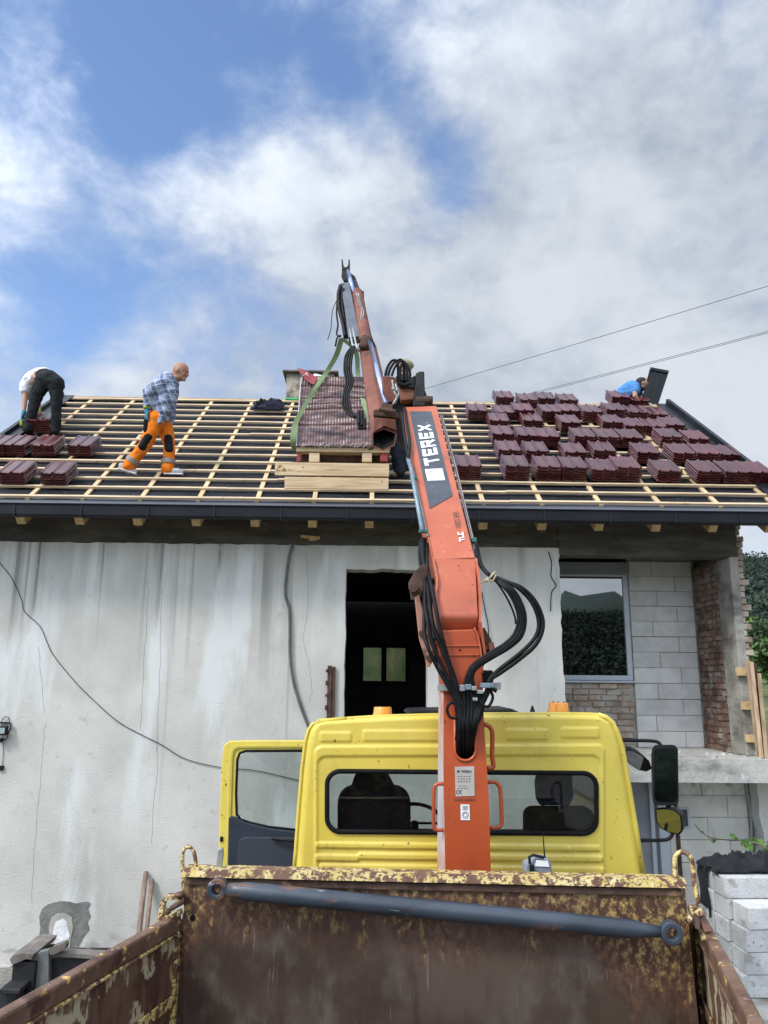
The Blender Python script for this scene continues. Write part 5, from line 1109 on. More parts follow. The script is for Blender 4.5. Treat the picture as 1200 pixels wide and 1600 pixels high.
# elbow box between column head and boom
YE = YK-.03
ef = [P(688, 972, YE), P(747, 972, YE), P(742, 873, YE+.22), P(680, 873, YE+.22)]
en = (ef[1]-ef[0]).cross(ef[3]-ef[0]).normalized(); en = en if en.y > 0 else -en
el = MB()
def eg(u, v):
    p = (ef[0]*(1-u)+ef[1]*u)*(1-v)+(ef[3]*(1-u)+ef[2]*u)*v
    return p+en*(.10*max(0, 1-v/.10)**2)+Vector((0, 0, -.006*max(0, 1-v/.1)))
el.grid(eg, 12, 30); e2 = [q+en*.26 for q in ef]
el.add([eg(0, v/30) for v in range(31)]+[eg(0, v/30)+en*(.26-.1*max(0, 1-v/3)**2) for v in range(31)], [(i, i+1, 32+i, 31+i) for i in range(30)])
el.add([eg(1, v/30) for v in range(31)]+[eg(1, v/30)+en*(.26-.1*max(0, 1-v/3)**2) for v in range(31)], [(i, i+1, 32+i, 31+i) for i in range(30)])
el.add([eg(0, 0), eg(1, 0), e2[1], e2[0]], [(0,1,2,3)]); elbow = el.build('elbow_box', M_salm, crane, smooth='auto')
def edgeplate(pts, Yl, th, nm, mat, par): return MB().prism([P(x, y, Y) for (x, y), Y in zip(pts, Yl)], (th, 0, 0)).build(nm, mat, par, bevel=.003)
def flangex(path, depth, th, nm, mat, par):
    mb = MB()
    for i in range(len(path)-1):
        a, b = P(*path[i]), P(*path[i+1]); mb.hexa([a, b, b+Vector((0, depth, -depth*.3)), a+Vector((0, depth, -depth*.3))], [v+Vector((th, 0, 0)) for v in (a, b, b+Vector((0, depth, -depth*.3)), a+Vector((0, depth, -depth*.3)))])
    return mb.build(nm, mat, par, merge=.0005)
flangex([(742, 872, YE+.19), (747, 905, YE+.11), (748.5, 935, YE+.05), (749, 972, YE-.02), (753, 1000, YE), (757, 1030, YE+.02)], .3, .014, 'side_flange', M_salm, elbow)
flangex([(675.5, 872, YE+.19), (681.5, 905, YE+.11), (680, 925, YE+.07), (685.5, 972, YE-.02), (686, 990, YE)], .3, .012, 'side_flange', M_salm, elbow)
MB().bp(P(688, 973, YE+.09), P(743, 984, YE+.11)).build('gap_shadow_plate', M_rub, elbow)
# first boom
BL, BR, TR, TL = P(676, 875, 4.69), P(742.5, 873, 4.69), P(682, 634, 6.75), P(630.5, 636, 6.75)
nb = (BR-BL).cross(TL-BL).normalized(); nb = nb if nb.y < 0 else -nb           # towards the camera
bm_ = MB(); dpt = -nb*.24; bm_.hexa([BL, BR, TR, TL], [q+dpt*(1 if i < 2 else .95) for i, q in enumerate((BL, BR, TR, TL))]); boom = bm_.build('first_boom', M_salm, crane, bevel=.006)
mb = MB()
mb.tube([PP(x, y, BL, nb, .001) for x, y in ((676, 874), (743, 872.5))], .006, 6); mb.tube([PP(x, y, BL, nb, .001) for x, y in ((676, 873), (658, 778), (630.5, 637))], .006, 6); mb.build('weld_bead', M_salm, boom, smooth=True)
def FB(px, py, off=.0068): return PP(px, py, BL, nb, off)
MB().prism([FB(x, y, .003) for x, y in ((640,643.5), (674,643.5), (707.5,775), (671.5,795.5))], nb*.0015).build('name_panel', M_decal, boom)
lettering('TEREX', [FB(687.5, 724.5), FB(673.2, 664.5), FB(651.5, 665.5), FB(664.2, 729.5)], .23, gap=.24).build('lettering', M_white, boom)
mb = MB(); c = FB(667.2, 662, .006); mb.ring(c, nb, .012, .0022, 14, 5); mb.box(c, (.006, .002, .01)); mb.build('registered_mark', M_grink, boom)
MB().prism([FB(x, y, .0048) for x, y in ((663.8,734), (691,733), (695.5,751), (668,752))], nb*.001).build('logo_square', M_white, boom)
mb = MB()
for l in ([(668,741),(674,738),(678,744),(674,750)], [(673,736),(680,740),(688,737)], [(678,744),(686,746),(690,741)], [(670,747),(680,750),(689,749)]): mb.tube([FB(x, y, .0072) for x, y in l], .0018, 4)
mb.box(FB(673, 738, .0062), (.012, .002, .010)); mb.box(FB(679, 742, .0062), (.010, .002, .004)); mb.build('logo_mark', M_grink, boom)
lettering('120.2E', [FB(720.3, 824.5), FB(715.2, 799.5), FB(708, 801), FB(712.6, 826)], .13, gap=.30, adv={'1': .45, '.': .3}).build('lettering', M_ink, boom)
lettering('TLC', [FB(726.3, 845.8), FB(723.5, 832), FB(714.5, 833.5), FB(718, 848)], .24, gap=.14).build('lettering', M_white, boom)
for x, y in ((726.6, 834), (690, 700), (735, 860), (717, 884)): MB().cyl(FB(x, y, -.002), FB(x, y, .002), .004, 8).build('rust_spot', M_rust2, boom)
# pipes on both flanks of the boom
sb = MB(); sb.tube([FB(637.5, 722, .03), FB(642.5, 740, .04), FB(660, 838, .04)], .017, 8); sb.build('pressure_pipe', M_bsteel, boom, smooth=True)
sb = MB(); sb.tube([FB(645, 735, .01), FB(668, 840, .01)], .008, 6); sb.build('pressure_pipe', M_steel, boom, smooth=True)
for x, y in ((646, 752), (661, 836)): MB().box(FB(x, y, .03), (.055, .04, .022)).build('pipe_clip', M_clip, boom, bevel=.003)
sb = MB(); sb.tube(catmull([FB(632, 640, .02), FB(636, 670, .04), FB(640, 700, .05), FB(638, 725, .035)], 4), .014, 8); sb.tube(catmull([FB(628, 645, .0), FB(632, 680, .02), FB(638, 715, .02), FB(645, 737, .01)], 4), .012, 8); sb.build('boom_hose', M_hose, boom, smooth=True)
for o_ in (0, 3.2, 6): 
    sb = MB(); sb.tube([FB(688+o_*.5, 640, -.06), FB(710+o_*.6, 722, -.06), FB(739+o_*.4, 836, -.06), FB(746+o_*.3, 862, -.05)], .0055, 6); sb.build('return_pipe', M_steel if o_ != 3.2 else M_rust, boom, smooth=True)
MB().box(FB(741, 836, -.04), (.03, .05, .03)).build('pipe_clip', M_clip, boom, bevel=.003)
mb = MB()
for x, y in ((708, 722), (712, 737), (746, 852), (748, 860)): mb.ell(FB(x, y, -.04), (.014, .014, .018), None, 8, 6)
mb.build('pipe_union', M_steel, boom, smooth=True)
# linkage on the left of the elbow
plate([(638.5,910), (648,893), (662,880), (668,884), (670,925), (652,936), (643,937)], YK+.14, .05, 'link_head', M_rust2)
plate([(648,933), (655,929), (662,960), (668,985), (678,1012), (678,1030), (671,1043), (667,1040), (662,1020), (655,998), (652,970)], YK+.12, .03, 'link_arm', pmat('pale rusty orange', (.36,.17,.11), (.46,.26,.19), .65, sc=7, det=7, layers=[((.12,.05,.035), 8, (1,1,1), .58, .68)]))
plate([(664,985), (676,980), (686,985), (688,1040), (676,1030), (668,1010)], YK+.16, .05, 'link_bracket', M_rust)
mb = MB()
for x, y, r in ((646, 918, .03), (660, 990, .022), (672, 1028, .022), (679, 1020, .02)): MB().cyl(P(x, y, YK+.08), P(x, y, YK+.2), r, 14).build('link_pin', M_rust2, crane, bevel=.004)
plate([(749,985), (757,980), (768,1000), (771,1016), (760,1022), (751,1018)], YK+.06, .05, 'right_bracket', M_rust2)
mb = MB(); mb.cyl(P(757,1012,YK), P(757,1012,YK+.08), .02, 12); mb.cyl(P(766,1004,YK+.0), P(770,1018,YK+.0), .018, 10); mb.build('valve', M_rust, crane)
# hose clamp band
mb = MB(); mb.prism([P(x, y, YK-.045) for x, y in ((683.5,1069), (733,1071), (733,1079.5), (683.5,1079.5))], (0, .008, 0)); mb.prism([P(x, y, YK-.06) for x, y in ((750,1068), (783,1066), (783,1077.5), (774,1077.5), (750,1074))], (0, .007, 0)); band = mb.build('clamp_band', M_steel, crane, bevel=.002)
for x0, y0, x1, y1, m in ((727,1069,735,1078,M_bsteel), (737,1072,743.5,1079,M_steel), (746,1078,753,1084,M_steel), (739,1090,745,1095,M_steel), (753,1067,770,1075,M_bsteel), (719,1070,725,1080,M_steel)):
    MB().bp(P(x0, y0, YK-.11), P(x1, y1, YK-.06)).build('clamp_block', m, band, bevel=.004)
mb = MB(); mb.cyl(P(766, 1074, YK-.1), P(776, 1080, YK-.1), .012, 8); mb.build('bolt', M_rub, band)
MB().bp(P(753, 1047, YK-.02), P(769, 1068, YK+.04)).build('hose_sleeve', M_rub, crane, bevel=.012)
# hoses
YH = YK-.07
def hose(pts, r=.0115, nm='hose', mat=None): 
    q = [P(p[0], p[1], p[2] if len(p) > 2 else YH) for p in pts]
    return MB().tube(catmull(q, 7), r, 9).build(nm, mat or M_hose, crane, smooth=True)
hose([(661,842,4.92), (660,862,4.8), (663,885,4.72), (668,912,4.62), (671,940,4.5), (676,975,4.44), (690,1012), (704,1048), (711,1075), (717,1105), (719,1135), (716,1172,YH+.08), (717,1190,YH+.16)], .0135)
hose([(664,842,4.95), (664,870,4.8), (665,900,4.66), (664,935,4.55), (668,970,4.46), (677,1010), (694,1048), (708,1080), (720,1112), (724,1140), (722,1180,YH+.12)], .0125)
hose([(657,846,4.95), (656,872,4.82), (661,905,4.7), (663,950,4.58), (663,985,4.5), (668,1010), (683,1042), (700,1072), (712,1098), (715,1140,YH+.02), (712,1165,YH+.1)], .012)
hose([(667,850,4.9), (668,885,4.7), (678,935,4.48), (688,985,4.42), (700,1030), (711,1062), (718,1090), (726,1115), (731,1145), (727,1184,YH+.14)], .0125)
hose([(676,905,4.72), (673,950,4.6), (676,985,4.55), (680,1000,4.52)], .011)
# right bundle: inner loops
for i, (ox, r, oy) in enumerate(((0, .0115, 0), (3.5, .0115, 2), (-4, .010, -2), (7, .009, 3))):
    hose([(744+ox*.3,850+oy,4.82), (748+ox*.5,876+oy,4.72), (758+ox*.4,893+oy*.6,4.6), (772+ox*.5,904,4.5), (792+ox,918), (806+ox,938), (814+ox,964), (809+ox,990+oy), (792+ox*.6,1008+oy*1.4), (766+ox*.3,1024+oy*1.6), (742+ox*.6,1040+oy), (733+ox*.8,1056), (731+ox*1.4,1075), (732+ox*1.5,1105), (730+ox*1.2,1140), (724+ox*.8,1182,YH+.14)], r)
# outer loops
for i, (ox, r, oy) in enumerate(((0, .012, 0), (6.5, .0125, -1))):
    hose([(745,853,4.82), (751,880,4.7), (764,897-oy,4.56), (782,905-oy*2,4.48), (806+ox,916-oy), (828+ox,937), (840+ox,962), (841+ox,984), (830+ox,1004+ox*.6), (806+ox*.6,1026+ox*.8), (780+ox*.3,1046+ox*.8), (765+ox*.3,1062), (760+ox*.5,1080), (748+ox*.6,1105), (741+ox*.4,1135), (733+ox*.3,1180,YH+.14)], r)
hose([(762,895,4.5), (780,915,4.52), (795,940,4.52), (804,962,4.52), (806,975,4.52)], .006)
hose([(766,1078), (770,1090), (764,1103), (756,1104), (748,1110), (742,1130)], .0085); hose([(716,1102), (706,1098), (700,1103), (699,1112), (704,1121), (714,1122)], .0085)
for k in range(5): hose([(735+k*5,1082), (737+k*4,1110+k), (733+k*2.2,1140), (728+k*1.5,1184,YH+.13)], .0095)
mb = MB()
for k in range(7): mb.ring(P(765+k*.8-2, 903-k*.5, 4.50), (1, .1, -.9), .036+.004*math.sin(k*2), .0045, 14, 5)
mb.tube([P(750,912,4.5), P(757,906,4.46), P(770,908,4.44), P(775,899,4.46)], .006, 5); mb.build('hose_binding', pmat('old cloth tie', (.28,.25,.17), (.40,.36,.26), .9, sc=20), crane)
# grab handles
def handle(pts, r, nm='grab_handle', d=.0): return MB().tube(catmull([P(x, y, YK+.08+d) for x, y in pts], 3), r, 8).build(nm, M_org, crane, smooth=True)
handle([(693,1225), (685,1225), (680,1228), (678,1236), (677.5,1280), (678,1293), (683,1297), (693,1297)], .0105)
handle([(761,1222), (773,1222), (779,1227), (782,1236), (784,1280), (783,1289), (777,1293), (765,1294)], .0115)
handle([(756,1132), (763,1134), (768,1140), (769.5,1150), (769,1180), (771,1196), (768,1200), (761,1200)], .0135)
# data plates
def FK(x, y, d): return P(x, y, YK-d)
def sheet(pts, d, nm, mat, par): return MB().prism([FK(x, y, d) for x, y in pts], (0, .0015, 0)).build(nm, mat, par)
dpz = sheet([(710.5,1198), (741,1197.5), (741.5,1243.5), (712,1244.5)], .003, 'data_plate', M_plate, column)
lettering('TEREX', [FK(720, 1207, .0048), FK(737, 1207, .0048), FK(737, 1203.6, .0048), FK(720, 1203.6, .0048)], .24).build('lettering', M_ink, dpz)
MB().box(FK(716, 1205.3, .0045), (.012, .001, .012)).build('logo_mark', M_ink, dpz); mb = MB()
for k, (y, w) in enumerate(((1213, 20), (1217, 22), (1221, 21), (1228, 14), (1231.5, 19))):
    for j in range(int(w/4)): x = 715+j*4.3+(2 if k == 3 else 0); mb.box(FK(x+1.5, y, .0045), (.009, .001, .0025))
mb.build('plate_print', M_ink, dpz)
MB().tube([FK(715.2+2.2*math.cos(a/10), 1237.5-2.6*math.sin(a/10), .005) for a in range(8, 56, 4)], .0015, 4).build('mark', M_ink, dpz)
mb = MB(); mb.tube([FK(720+2.2*math.cos(a/10), 1237.5-2.6*math.sin(a/10), .005) for a in range(8, 56, 4)], .0015, 4); mb.box(FK(719.3, 1237.5, .005), (.010, .001, .002)); mb.build('mark', M_ink, dpz)
sheet([(710,1247.5), (742,1247.5), (742,1251), (710,1251)], .003, 'warning_strip', pmat('dull red strip', (.16,.04,.02), (.25,.06,.03), .6, sc=40), column)
stk = sheet([(719.5,1257), (733.5,1257), (734.5,1281.5), (720,1281.5)], .003, 'sticker', M_white, column)
mb = MB(); mb.ring(FK(727, 1273, .0048), (0, 1, 0), .017, .002, 18, 4); mb.ring(FK(727, 1273, .0048), (0, 1, 0), .010, .0012, 16, 4)
for k in range(3): mb.box(FK(726.8, 1259.5+k*1.7, .0046), (.034-.006*k, .001, .003))
mb.box(FK(726.8, 1264.4, .0046), (.03, .001, .006)); mb.build('sticker_print', M_grink, stk)
# knuckle at the boom end
Y7 = 6.85
plate([(597,587), (615,588), (624,600), (625,612), (617,627), (605,629), (598,610)], Y7+.1, .14, 'knuckle_plate', M_rust, bevel=.008)
plate([(622,604), (649,608), (646,624), (627,625)], Y7+.05, .14, 'knuckle_housing', pmat('brown orange', (.26,.10,.055), (.36,.15,.09), .65, sc=5, det=7), bevel=.006)
plate([(649.6,583), (656,580), (663,580), (664,611), (664,634), (645,634), (647,620), (649.6,597)], Y7-.02, .18, 'knuckle_fork', M_blkp, bevel=.008)
plate([(664,609), (668,620), (673,622), (674,634), (664,634)], Y7+.0, .14, 'knuckle_ear', M_rust2, bevel=.006)
plate([(620,590), (634,594), (649,586), (649,606), (624,605)], Y7+.02, .10, 'hose_tray', M_blkp, bevel=.006)
MB().tube([P(650, 626, Y7+.02), P(676, 627, Y7+.02)], .05, 16).build('knuckle_pin', M_rust2, crane, bevel=.006)
plate([(622,626), (646,624), (646,640), (636,660), (634,700), (622,690), (617,640)], Y7+.16, .10, 'lower_link', M_blkp, bevel=.006)
def hs(l, r=.013, Y=Y7): return MB().tube(catmull([P(x, y, Y) for x, y in l], 6), r, 8).build('hose', M_hose, crane, smooth=True)
hs([(602,587), (604,578), (608,569), (613,563.5), (618,563), (621,568), (622,580), (622,597)]); hs([(606.5,587), (609,578), (614,569), (620,564), (626,562), (630,567), (631.5,580), (631,597)])
hs([(612,587), (616,576), (622,567), (629,564), (634,570), (636,582), (635,596)], .012, Y7-.04); hs([(626,596), (625,580), (628,568)], .012, Y7-.03); hs([(638,596), (641,585), (637,572), (632,566)], .012, Y7+.03); hs([(622,598), (632,602), (642,598)], .02, Y7-.03)
mb = MB(); mb.tube(catmull([P(613,594,Y7-.03), P(615,606,Y7-.03), P(617,614,Y7-.04), P(620,621,Y7-.04), P(614,632,Y7-.03)], 5), .011, 8); mb.tube(catmull([P(618,600,Y7-.03), P(621,609,Y7-.04), P(623,616,Y7-.04), P(617,630,Y7-.03)], 5), .010, 8); mb.build('steel_elbow', M_steel, crane, smooth=True)
for x, y in ((614.5, 605), (620, 607)): MB().cyl(P(x, y, Y7-.04), P(x+.6, y+4, Y7-.04), .018, 8).build('fitting', M_steel, crane)
# outer boom
Ya, Yb = 6.95, 8.1
def sect(c, hw, pts): return [c+Vector((x*hw, 0, z*hw)) for x, z in pts]
hexs = [(-1,.45), (-.05,.92), (1,.50), (.82,-.50), (-.1,-1), (-.95,-.62)]
ca_, cb_ = P(600.5, 686, Ya), P(574.5, 545, Yb); ha, hb = 20.5/F*Ya*1.02, 13.5/F*Yb*1.02
sa, sb_ = sect(ca_, ha, hexs), sect(cb_, hb, hexs)
ia, ib = sect(ca_, ha*.88, hexs), sect(ca_.lerp(cb_, .8), hb*.9, hexs)
mb = MB(); n = 6
mb.add(sa+sb_, [(i, (i+1) % n, n+(i+1) % n, n+i) for i in range(n)]); mb.add(sa+ia, [(i, (i+1) % n, n+(i+1) % n, n+i) for i in range(n)])
outer = mb.build('outer_boom', M_rust, crane)
MB().add(ia+ib, [(i, (i+1) % n, n+(i+1) % n, n+i) for i in range(n)]+[tuple(range(n, 2*n))]).build('boom_bore', M_rub, outer)
mb = MB(); mb.prism([P(x, y, Ya-.02) for x, y in ((583,642), (586,639), (620,642), (623.5,650), (620,653), (584,649))], (0, .10, 0)); mb.build('rear_collar', M_rust2, outer, bevel=.006)
mb = MB(); mb.prism([P(x, y, Ya-.03) for x, y in ((585,652), (618,655), (620,672), (600,665), (583,676))], (0, .03, 0)); mb.build('rear_gusset', M_rust, outer, bevel=.004)
plate([(596,630), (614,632), (613,641), (597,640)], Ya-.06, .08, 'rod_eye', M_rust2, outer)
mb = MB(); mb.cyl(P(592, 640, Ya-.1), P(618, 643, Ya-.1), .022, 10); mb.ell(P(579, 699, Ya), (.03, .03, .03), None, 8, 6); mb.build('pivot_pin', M_rust2, outer)
MB().cyl(P(577.5, 533, Yb-.14), P(603, 631, Ya+.0), .026, 16).build('chrome_rod', M_chrome, outer, smooth=True)
mb = MB(); mb.cyl(P(565, 537, Yb-.08), P(583, 531, Yb-.1), .075, 14); mb.ell(P(572, 541, Yb-.1), (.09, .07, .06)); mb.box(P(584, 548, Yb), (.04, .06, .16)); o = mb.build('boom_collar', M_rust2, outer); remesh(o, .016, 1)
Yc = 8.75
mb = MB(); mb.tube([P(571.5, 533, Yb-.04), P(557, 458, Yc)], [.080, .076], 18); mb.build('cylinder_barrel', M_rust, outer, smooth='auto')
mb = MB(); mb.washer(P(557, 459, Yc), P(557, 450, Yc)-P(557, 470, Yc), .088, .03, .03); mb.prism([P(x, y, Yc) for x, y in ((566,455), (568.5,454), (569,470), (566,468))], (0, .06, 0)); mb.build('barrel_flange', M_rust2, outer, bevel=.004)
mb = MB(); mb.beam(P(554, 532, Yb), P(540, 447, Yc+.05), .13, .10, upv=(0,1,0), w2=.10); mb.build('extension_boom', pmat('slate steel', (.06,.075,.10), (.10,.12,.15), .5, sc=4), outer, bevel=.006)
mb = MB(); mb.beam(P(560, 478, Yc-.05), P(549.5, 437, Yc+.25), .17, .09, upv=(0,1,0), w2=.10); mb.build('inner_extension', M_blkp, outer, bevel=.006)
MB().cyl(P(553, 459, Yc-.08), P(543.5, 424, Yc+.18), .030, 14).build('chrome_rod', M_chrome, outer, smooth=True)
plate([(534,424), (545,424), (553,430), (557,437), (557,452), (550,450), (546,441), (537,437), (533.5,430)], Yc+.16, .07, 'boom_head', M_blkp, outer, bevel=.004)
plate([(533.5,405), (535.5,405), (536.5,413), (538,417), (542,417), (544,413), (544.5,405), (546.5,405), (547,421), (534,421)], Yc+.2, .05, 'hook_fork', M_blkp, outer, bevel=.003)
plate([(534,421.5), (546,421.5), (546,424), (534,424)], Yc+.21, .04, 'fork_pin', M_rust2, outer)
plate([(529.5,444), (537,443), (542,446), (541,459), (533,459)], Yc-.02, .06, 'guide_block', M_blkp, outer)
for a, b in (((536, 457), (551.5, 541)), ((540.5, 457), (557, 540))): MB().tube(catmull([P(*a, Yc-.08), P((a[0]+b[0])/2-.6, (a[1]+b[1])/2, (Yc+Yb)/2-.12), P(*b, Yb-.14), P(b[0]+5, b[1]+9, Yb-.12)], 4), .013, 8).build('steel_pipe', M_steel, outer, smooth=True)
for l in ([(557,458),(561,475),(565,485),(564,498),(567,507),(571,519)], [(560,458),(563,474),(568,486),(567,499),(570,510)]): MB().tube(catmull([P(x, y, Yb+.12) for x, y in l], 4), .008, 6).build('thin_pipe', M_steel, outer, smooth=True)
def ho(l, r, Y0, Y1): n = len(l); return MB().tube(catmull([P(x, y, Y0+(Y1-Y0)*i/(n-1)) for i, (x, y) in enumerate(l)], 6), r, 8).build('hose', M_hose, outer, smooth=True)
ho([(532,447),(529,462),(531,485),(536,505),(540,527)], .026, Yc-.06, 8.45); ho([(536,452),(535,472),(537,492),(541,512),(543,528)], .024, Yc-.08, 8.45); ho([(530,455),(527,470),(526,490),(528,508),(526,522),(532,526)], .011, Yc-.06, 8.5); ho([(533,524),(527,528),(524,541)], .011, 8.5, 8.5); ho([(527,467),(520,484),(518,500),(517,514),(512,531)], .005, Yc, Yc)
for k in range(4):
    s_ = k*3.4-5; ho([(552+s_*.4,541),(545+s_,556),(543+s_,578),(546+s_,596),(541+s_*.8,616),(541+s_*1.1,634),(547+s_*.8,649-abs(s_)*.6),(557,653-k),(563+s_*.5,642),(563+s_*.9,656),(566+s_*.9,671)], .012, Yb-.15-.03*k, 7.4)
mb = MB()
for x, y in ((560, 645), (565, 648), (569, 654)): mb.cyl(P(x, y, 7.4), P(x+1, y+16, 7.4), .018, 8)
mb.build('hose_end', M_blkp, outer)
# ------------------------------------------------------------------ people
M_skin = pmat('skin', (.29,.145,.095), (.38,.20,.135), .55, sc=14)
M_skin2 = pmat('tanned skin', (.34,.18,.12), (.42,.24,.17), .55, sc=12)
def plaid():
    m = bpy.data.materials.new('plaid cotton'); m.use_nodes = True; t = NT(m.node_tree); t.n.clear()
    out = t.node('ShaderNodeOutputMaterial'); bs = t.node('ShaderNodeBsdfPrincipled'); t.l.new(bs.outputs[0], out.inputs[0])
    co = t.node('ShaderNodeTexCoord').outputs['Object']; sp = t.node('ShaderNodeSeparateXYZ'); t.l.new(co, sp.inputs[0])
    a = t.m('MULTIPLY_ADD', sp.outputs[2], .35, sp.outputs[0]); b = t.m('MULTIPLY_ADD', sp.outputs[0], -.35, sp.outputs[2])
    col = None
    fa = t.mr(t.m('SINE', t.m('MULTIPLY', a, 46.0)), -.15, .35); fb = t.mr(t.m('SINE', t.m('MULTIPLY', b, 46.0)), -.15, .35)
    col = t.mix(fa, (.33,.40,.55), (.12,.165,.29)); col = t.mix(t.m('MULTIPLY', fb, .75), col, (.07,.095,.18))
    th = t.m('MAXIMUM', t.mr(t.m('SINE', t.m('MULTIPLY', a, 92.0)), .86, .96), t.mr(t.m('SINE', t.m('MULTIPLY', b, 92.0)), .86, .96))
    col = t.mix(t.m('MULTIPLY', th, .6), col, (.62,.66,.74)); t.l.new(col, bs.inputs['Base Color']); bs.inputs['Roughness'].default_value = .9
    bp = t.node('ShaderNodeBump'); bp.inputs['Distance'].default_value = .02; bp.inputs['Strength'].default_value = .7; t.l.new(t.noise(co, 9, 3), bp.inputs['Height']); t.l.new(bp.outputs[0], bs.inputs['Normal'])
    return m
def cloth(name, a, b): return pmat(name, a, b, .9, spec=.15, sc=7, det=4, bump=.9, bsc=11)
M_hv = cloth('orange workwear', (.70,.17,.014), (.82,.235,.025)); M_patch = cloth('black patch', (.010,.010,.012), (.02,.02,.024)); M_refl = pmat('grey reflective tape', (.20,.18,.165), (.26,.24,.22), .5)
M_glv = pmat('blue knit glove', (.04,.17,.26), (.07,.24,.34), .85, sc=20); M_glg = pmat('yellow glove cuff', (.35,.42,.05), None, .85)
M_olive = cloth('dark work trousers', (.012,.015,.018), (.024,.028,.030)); M_tee = cloth('white cotton', (.66,.68,.76), (.76,.78,.84)); M_blue2 = cloth('light blue cotton', (.06,.19,.46), (.09,.26,.55))
M_shoe = pmat('grey shoe', (.30,.32,.35), (.42,.44,.47), .7, sc=20); M_sole = pmat('white sole', (.62,.62,.62), None, .7)
class Fig:
    def __init__(s, name, foot, label): s.root = thing('person', foot, label, 'person')
    def piece(s, nm, caps, mat, vox=.010, sm=3, ells=(), parent=None):
        wr = {'trousers': .009, 'jeans': .009, 't_shirt': .010, 'shirt': .013, 'jacket': .012}.get(nm, 0)
        mb = MB()
        for c in caps:
            pts, rr = c[0], c[1]; sx = c[2] if len(c) > 2 else 1.0
            pts = [R(p) for p in pts]
            q = []; q2 = []
            for i in range(len(pts)-1):
                for k in range(4): t = k/4; q.append(pts[i].lerp(pts[i+1], t)); q2.append(rr[i]*(1-t)+rr[i+1]*t)
            q.append(pts[-1]); q2.append(rr[-1]); mb.tube(q, q2, 12, sx=sx, upv=(0, 1, 0))
            for p, r in ((pts[0], rr[0]), (pts[-1], rr[-1])): mb.ell(p, r*.98, None, 12, 8)
            for p, r in zip(pts[1:-1], rr[1:-1]): mb.ell(p, (r, r, r), None, 12, 8)
        for e in ells: mb.ell(e[0], e[1], e[2] if len(e) > 2 else None, 14, 10)
        o = mb.build(nm, mat, parent or s.root); remesh(o, vox, sm, .5)
        if wr:
            for v in o.data.vertices:
                q = v.co; n_ = v.normal; w_ = mnoise.noise(Vector((q.x*9, q.y*9, q.z*17+3)))+.6*mnoise.noise(Vector((q.x*21+5, q.y*21, q.z*34)))
                v.co = q+n_*(w_*wr)
        return o
def head_ells(c, fdir, updir, k=1.0):
    """skull, jaw, nose, ears, brow and neck lumps; fdir = where the face looks"""
    f = R(fdir).normalized(); u = R(updir).normalized(); u = (u-f*u.dot(f)).normalized(); s = f.cross(u); M = Matrix((f, s, u)).transposed(); c = R(c)
    at = lambda a, b, d: c+f*a*k+s*b*k+u*d*k
    return [(c+u*.012*k, Vector((.098, .078, .105))*k, M), (at(.028, 0, -.062), Vector((.062, .056, .055))*k, M), (at(.085, 0, -.088), Vector((.022, .026, .018))*k, M),
            (at(.104, 0, -.020), Vector((.020, .012, .022))*k, M), (at(.092, 0, -.002), Vector((.012, .010, .026))*k, M), (at(.088, 0, .022), Vector((.014, .050, .010))*k, M),
            (at(.086, 0, -.060), Vector((.020, .026, .008))*k, M), (at(-.005, .078, -.012), Vector((.020, .010, .032))*k, M), (at(-.005, -.078, -.012), Vector((.020, .010, .032))*k, M),
            (at(.070, .034, -.028), Vector((.024, .020, .022))*k, M), (at(.070, -.034, -.028), Vector((.024, .020, .022))*k, M)], M
def hand(fig, wrist, palm_dir, back, curl, mat, nm, side=1, k=1.0):
    """palm, four unequal bent fingers and a thumb"""
    d = R(palm_dir).normalized(); b = R(back).normalized(); b = (b-d*b.dot(d)).normalized(); s = d.cross(b)*side; w = R(wrist)
    pc = w+d*.05*k; caps = [([w-d*.02*k, w+d*.02*k], [.028*k, .03*k])]
    M = Matrix((d, s, b)).transposed(); ells = [(pc, Vector((.052, .042, .018))*k, M)]
    for i, L in enumerate((.068, .076, .070, .054)):
        base = pc+d*.036*k+s*(.030-.020*i)*k; p = [base]; dd = d.copy(); a = 0
        for seg in (.45, .32, .23):
            a += curl*(.9+.12*i); q = (d*math.cos(a)-b*math.sin(a)).normalized(); p.append(p[-1]+q*L*seg*k)
        caps.append((p, [.0105*k, .0098*k, .009*k, .0078*k]))
    tb = pc-d*.020*k+s*.034*k; t1 = tb+(d*.6+s*.75-b*.3).normalized()*.034*k; t2 = t1+(d*.9+s*.15-b*.5).normalized()*.03*k; caps.append(([tb, t1, t2], [.0135*k, .0115*k, .0095*k]))
    return fig.piece(nm, caps, mat, .0055, 2, ells)
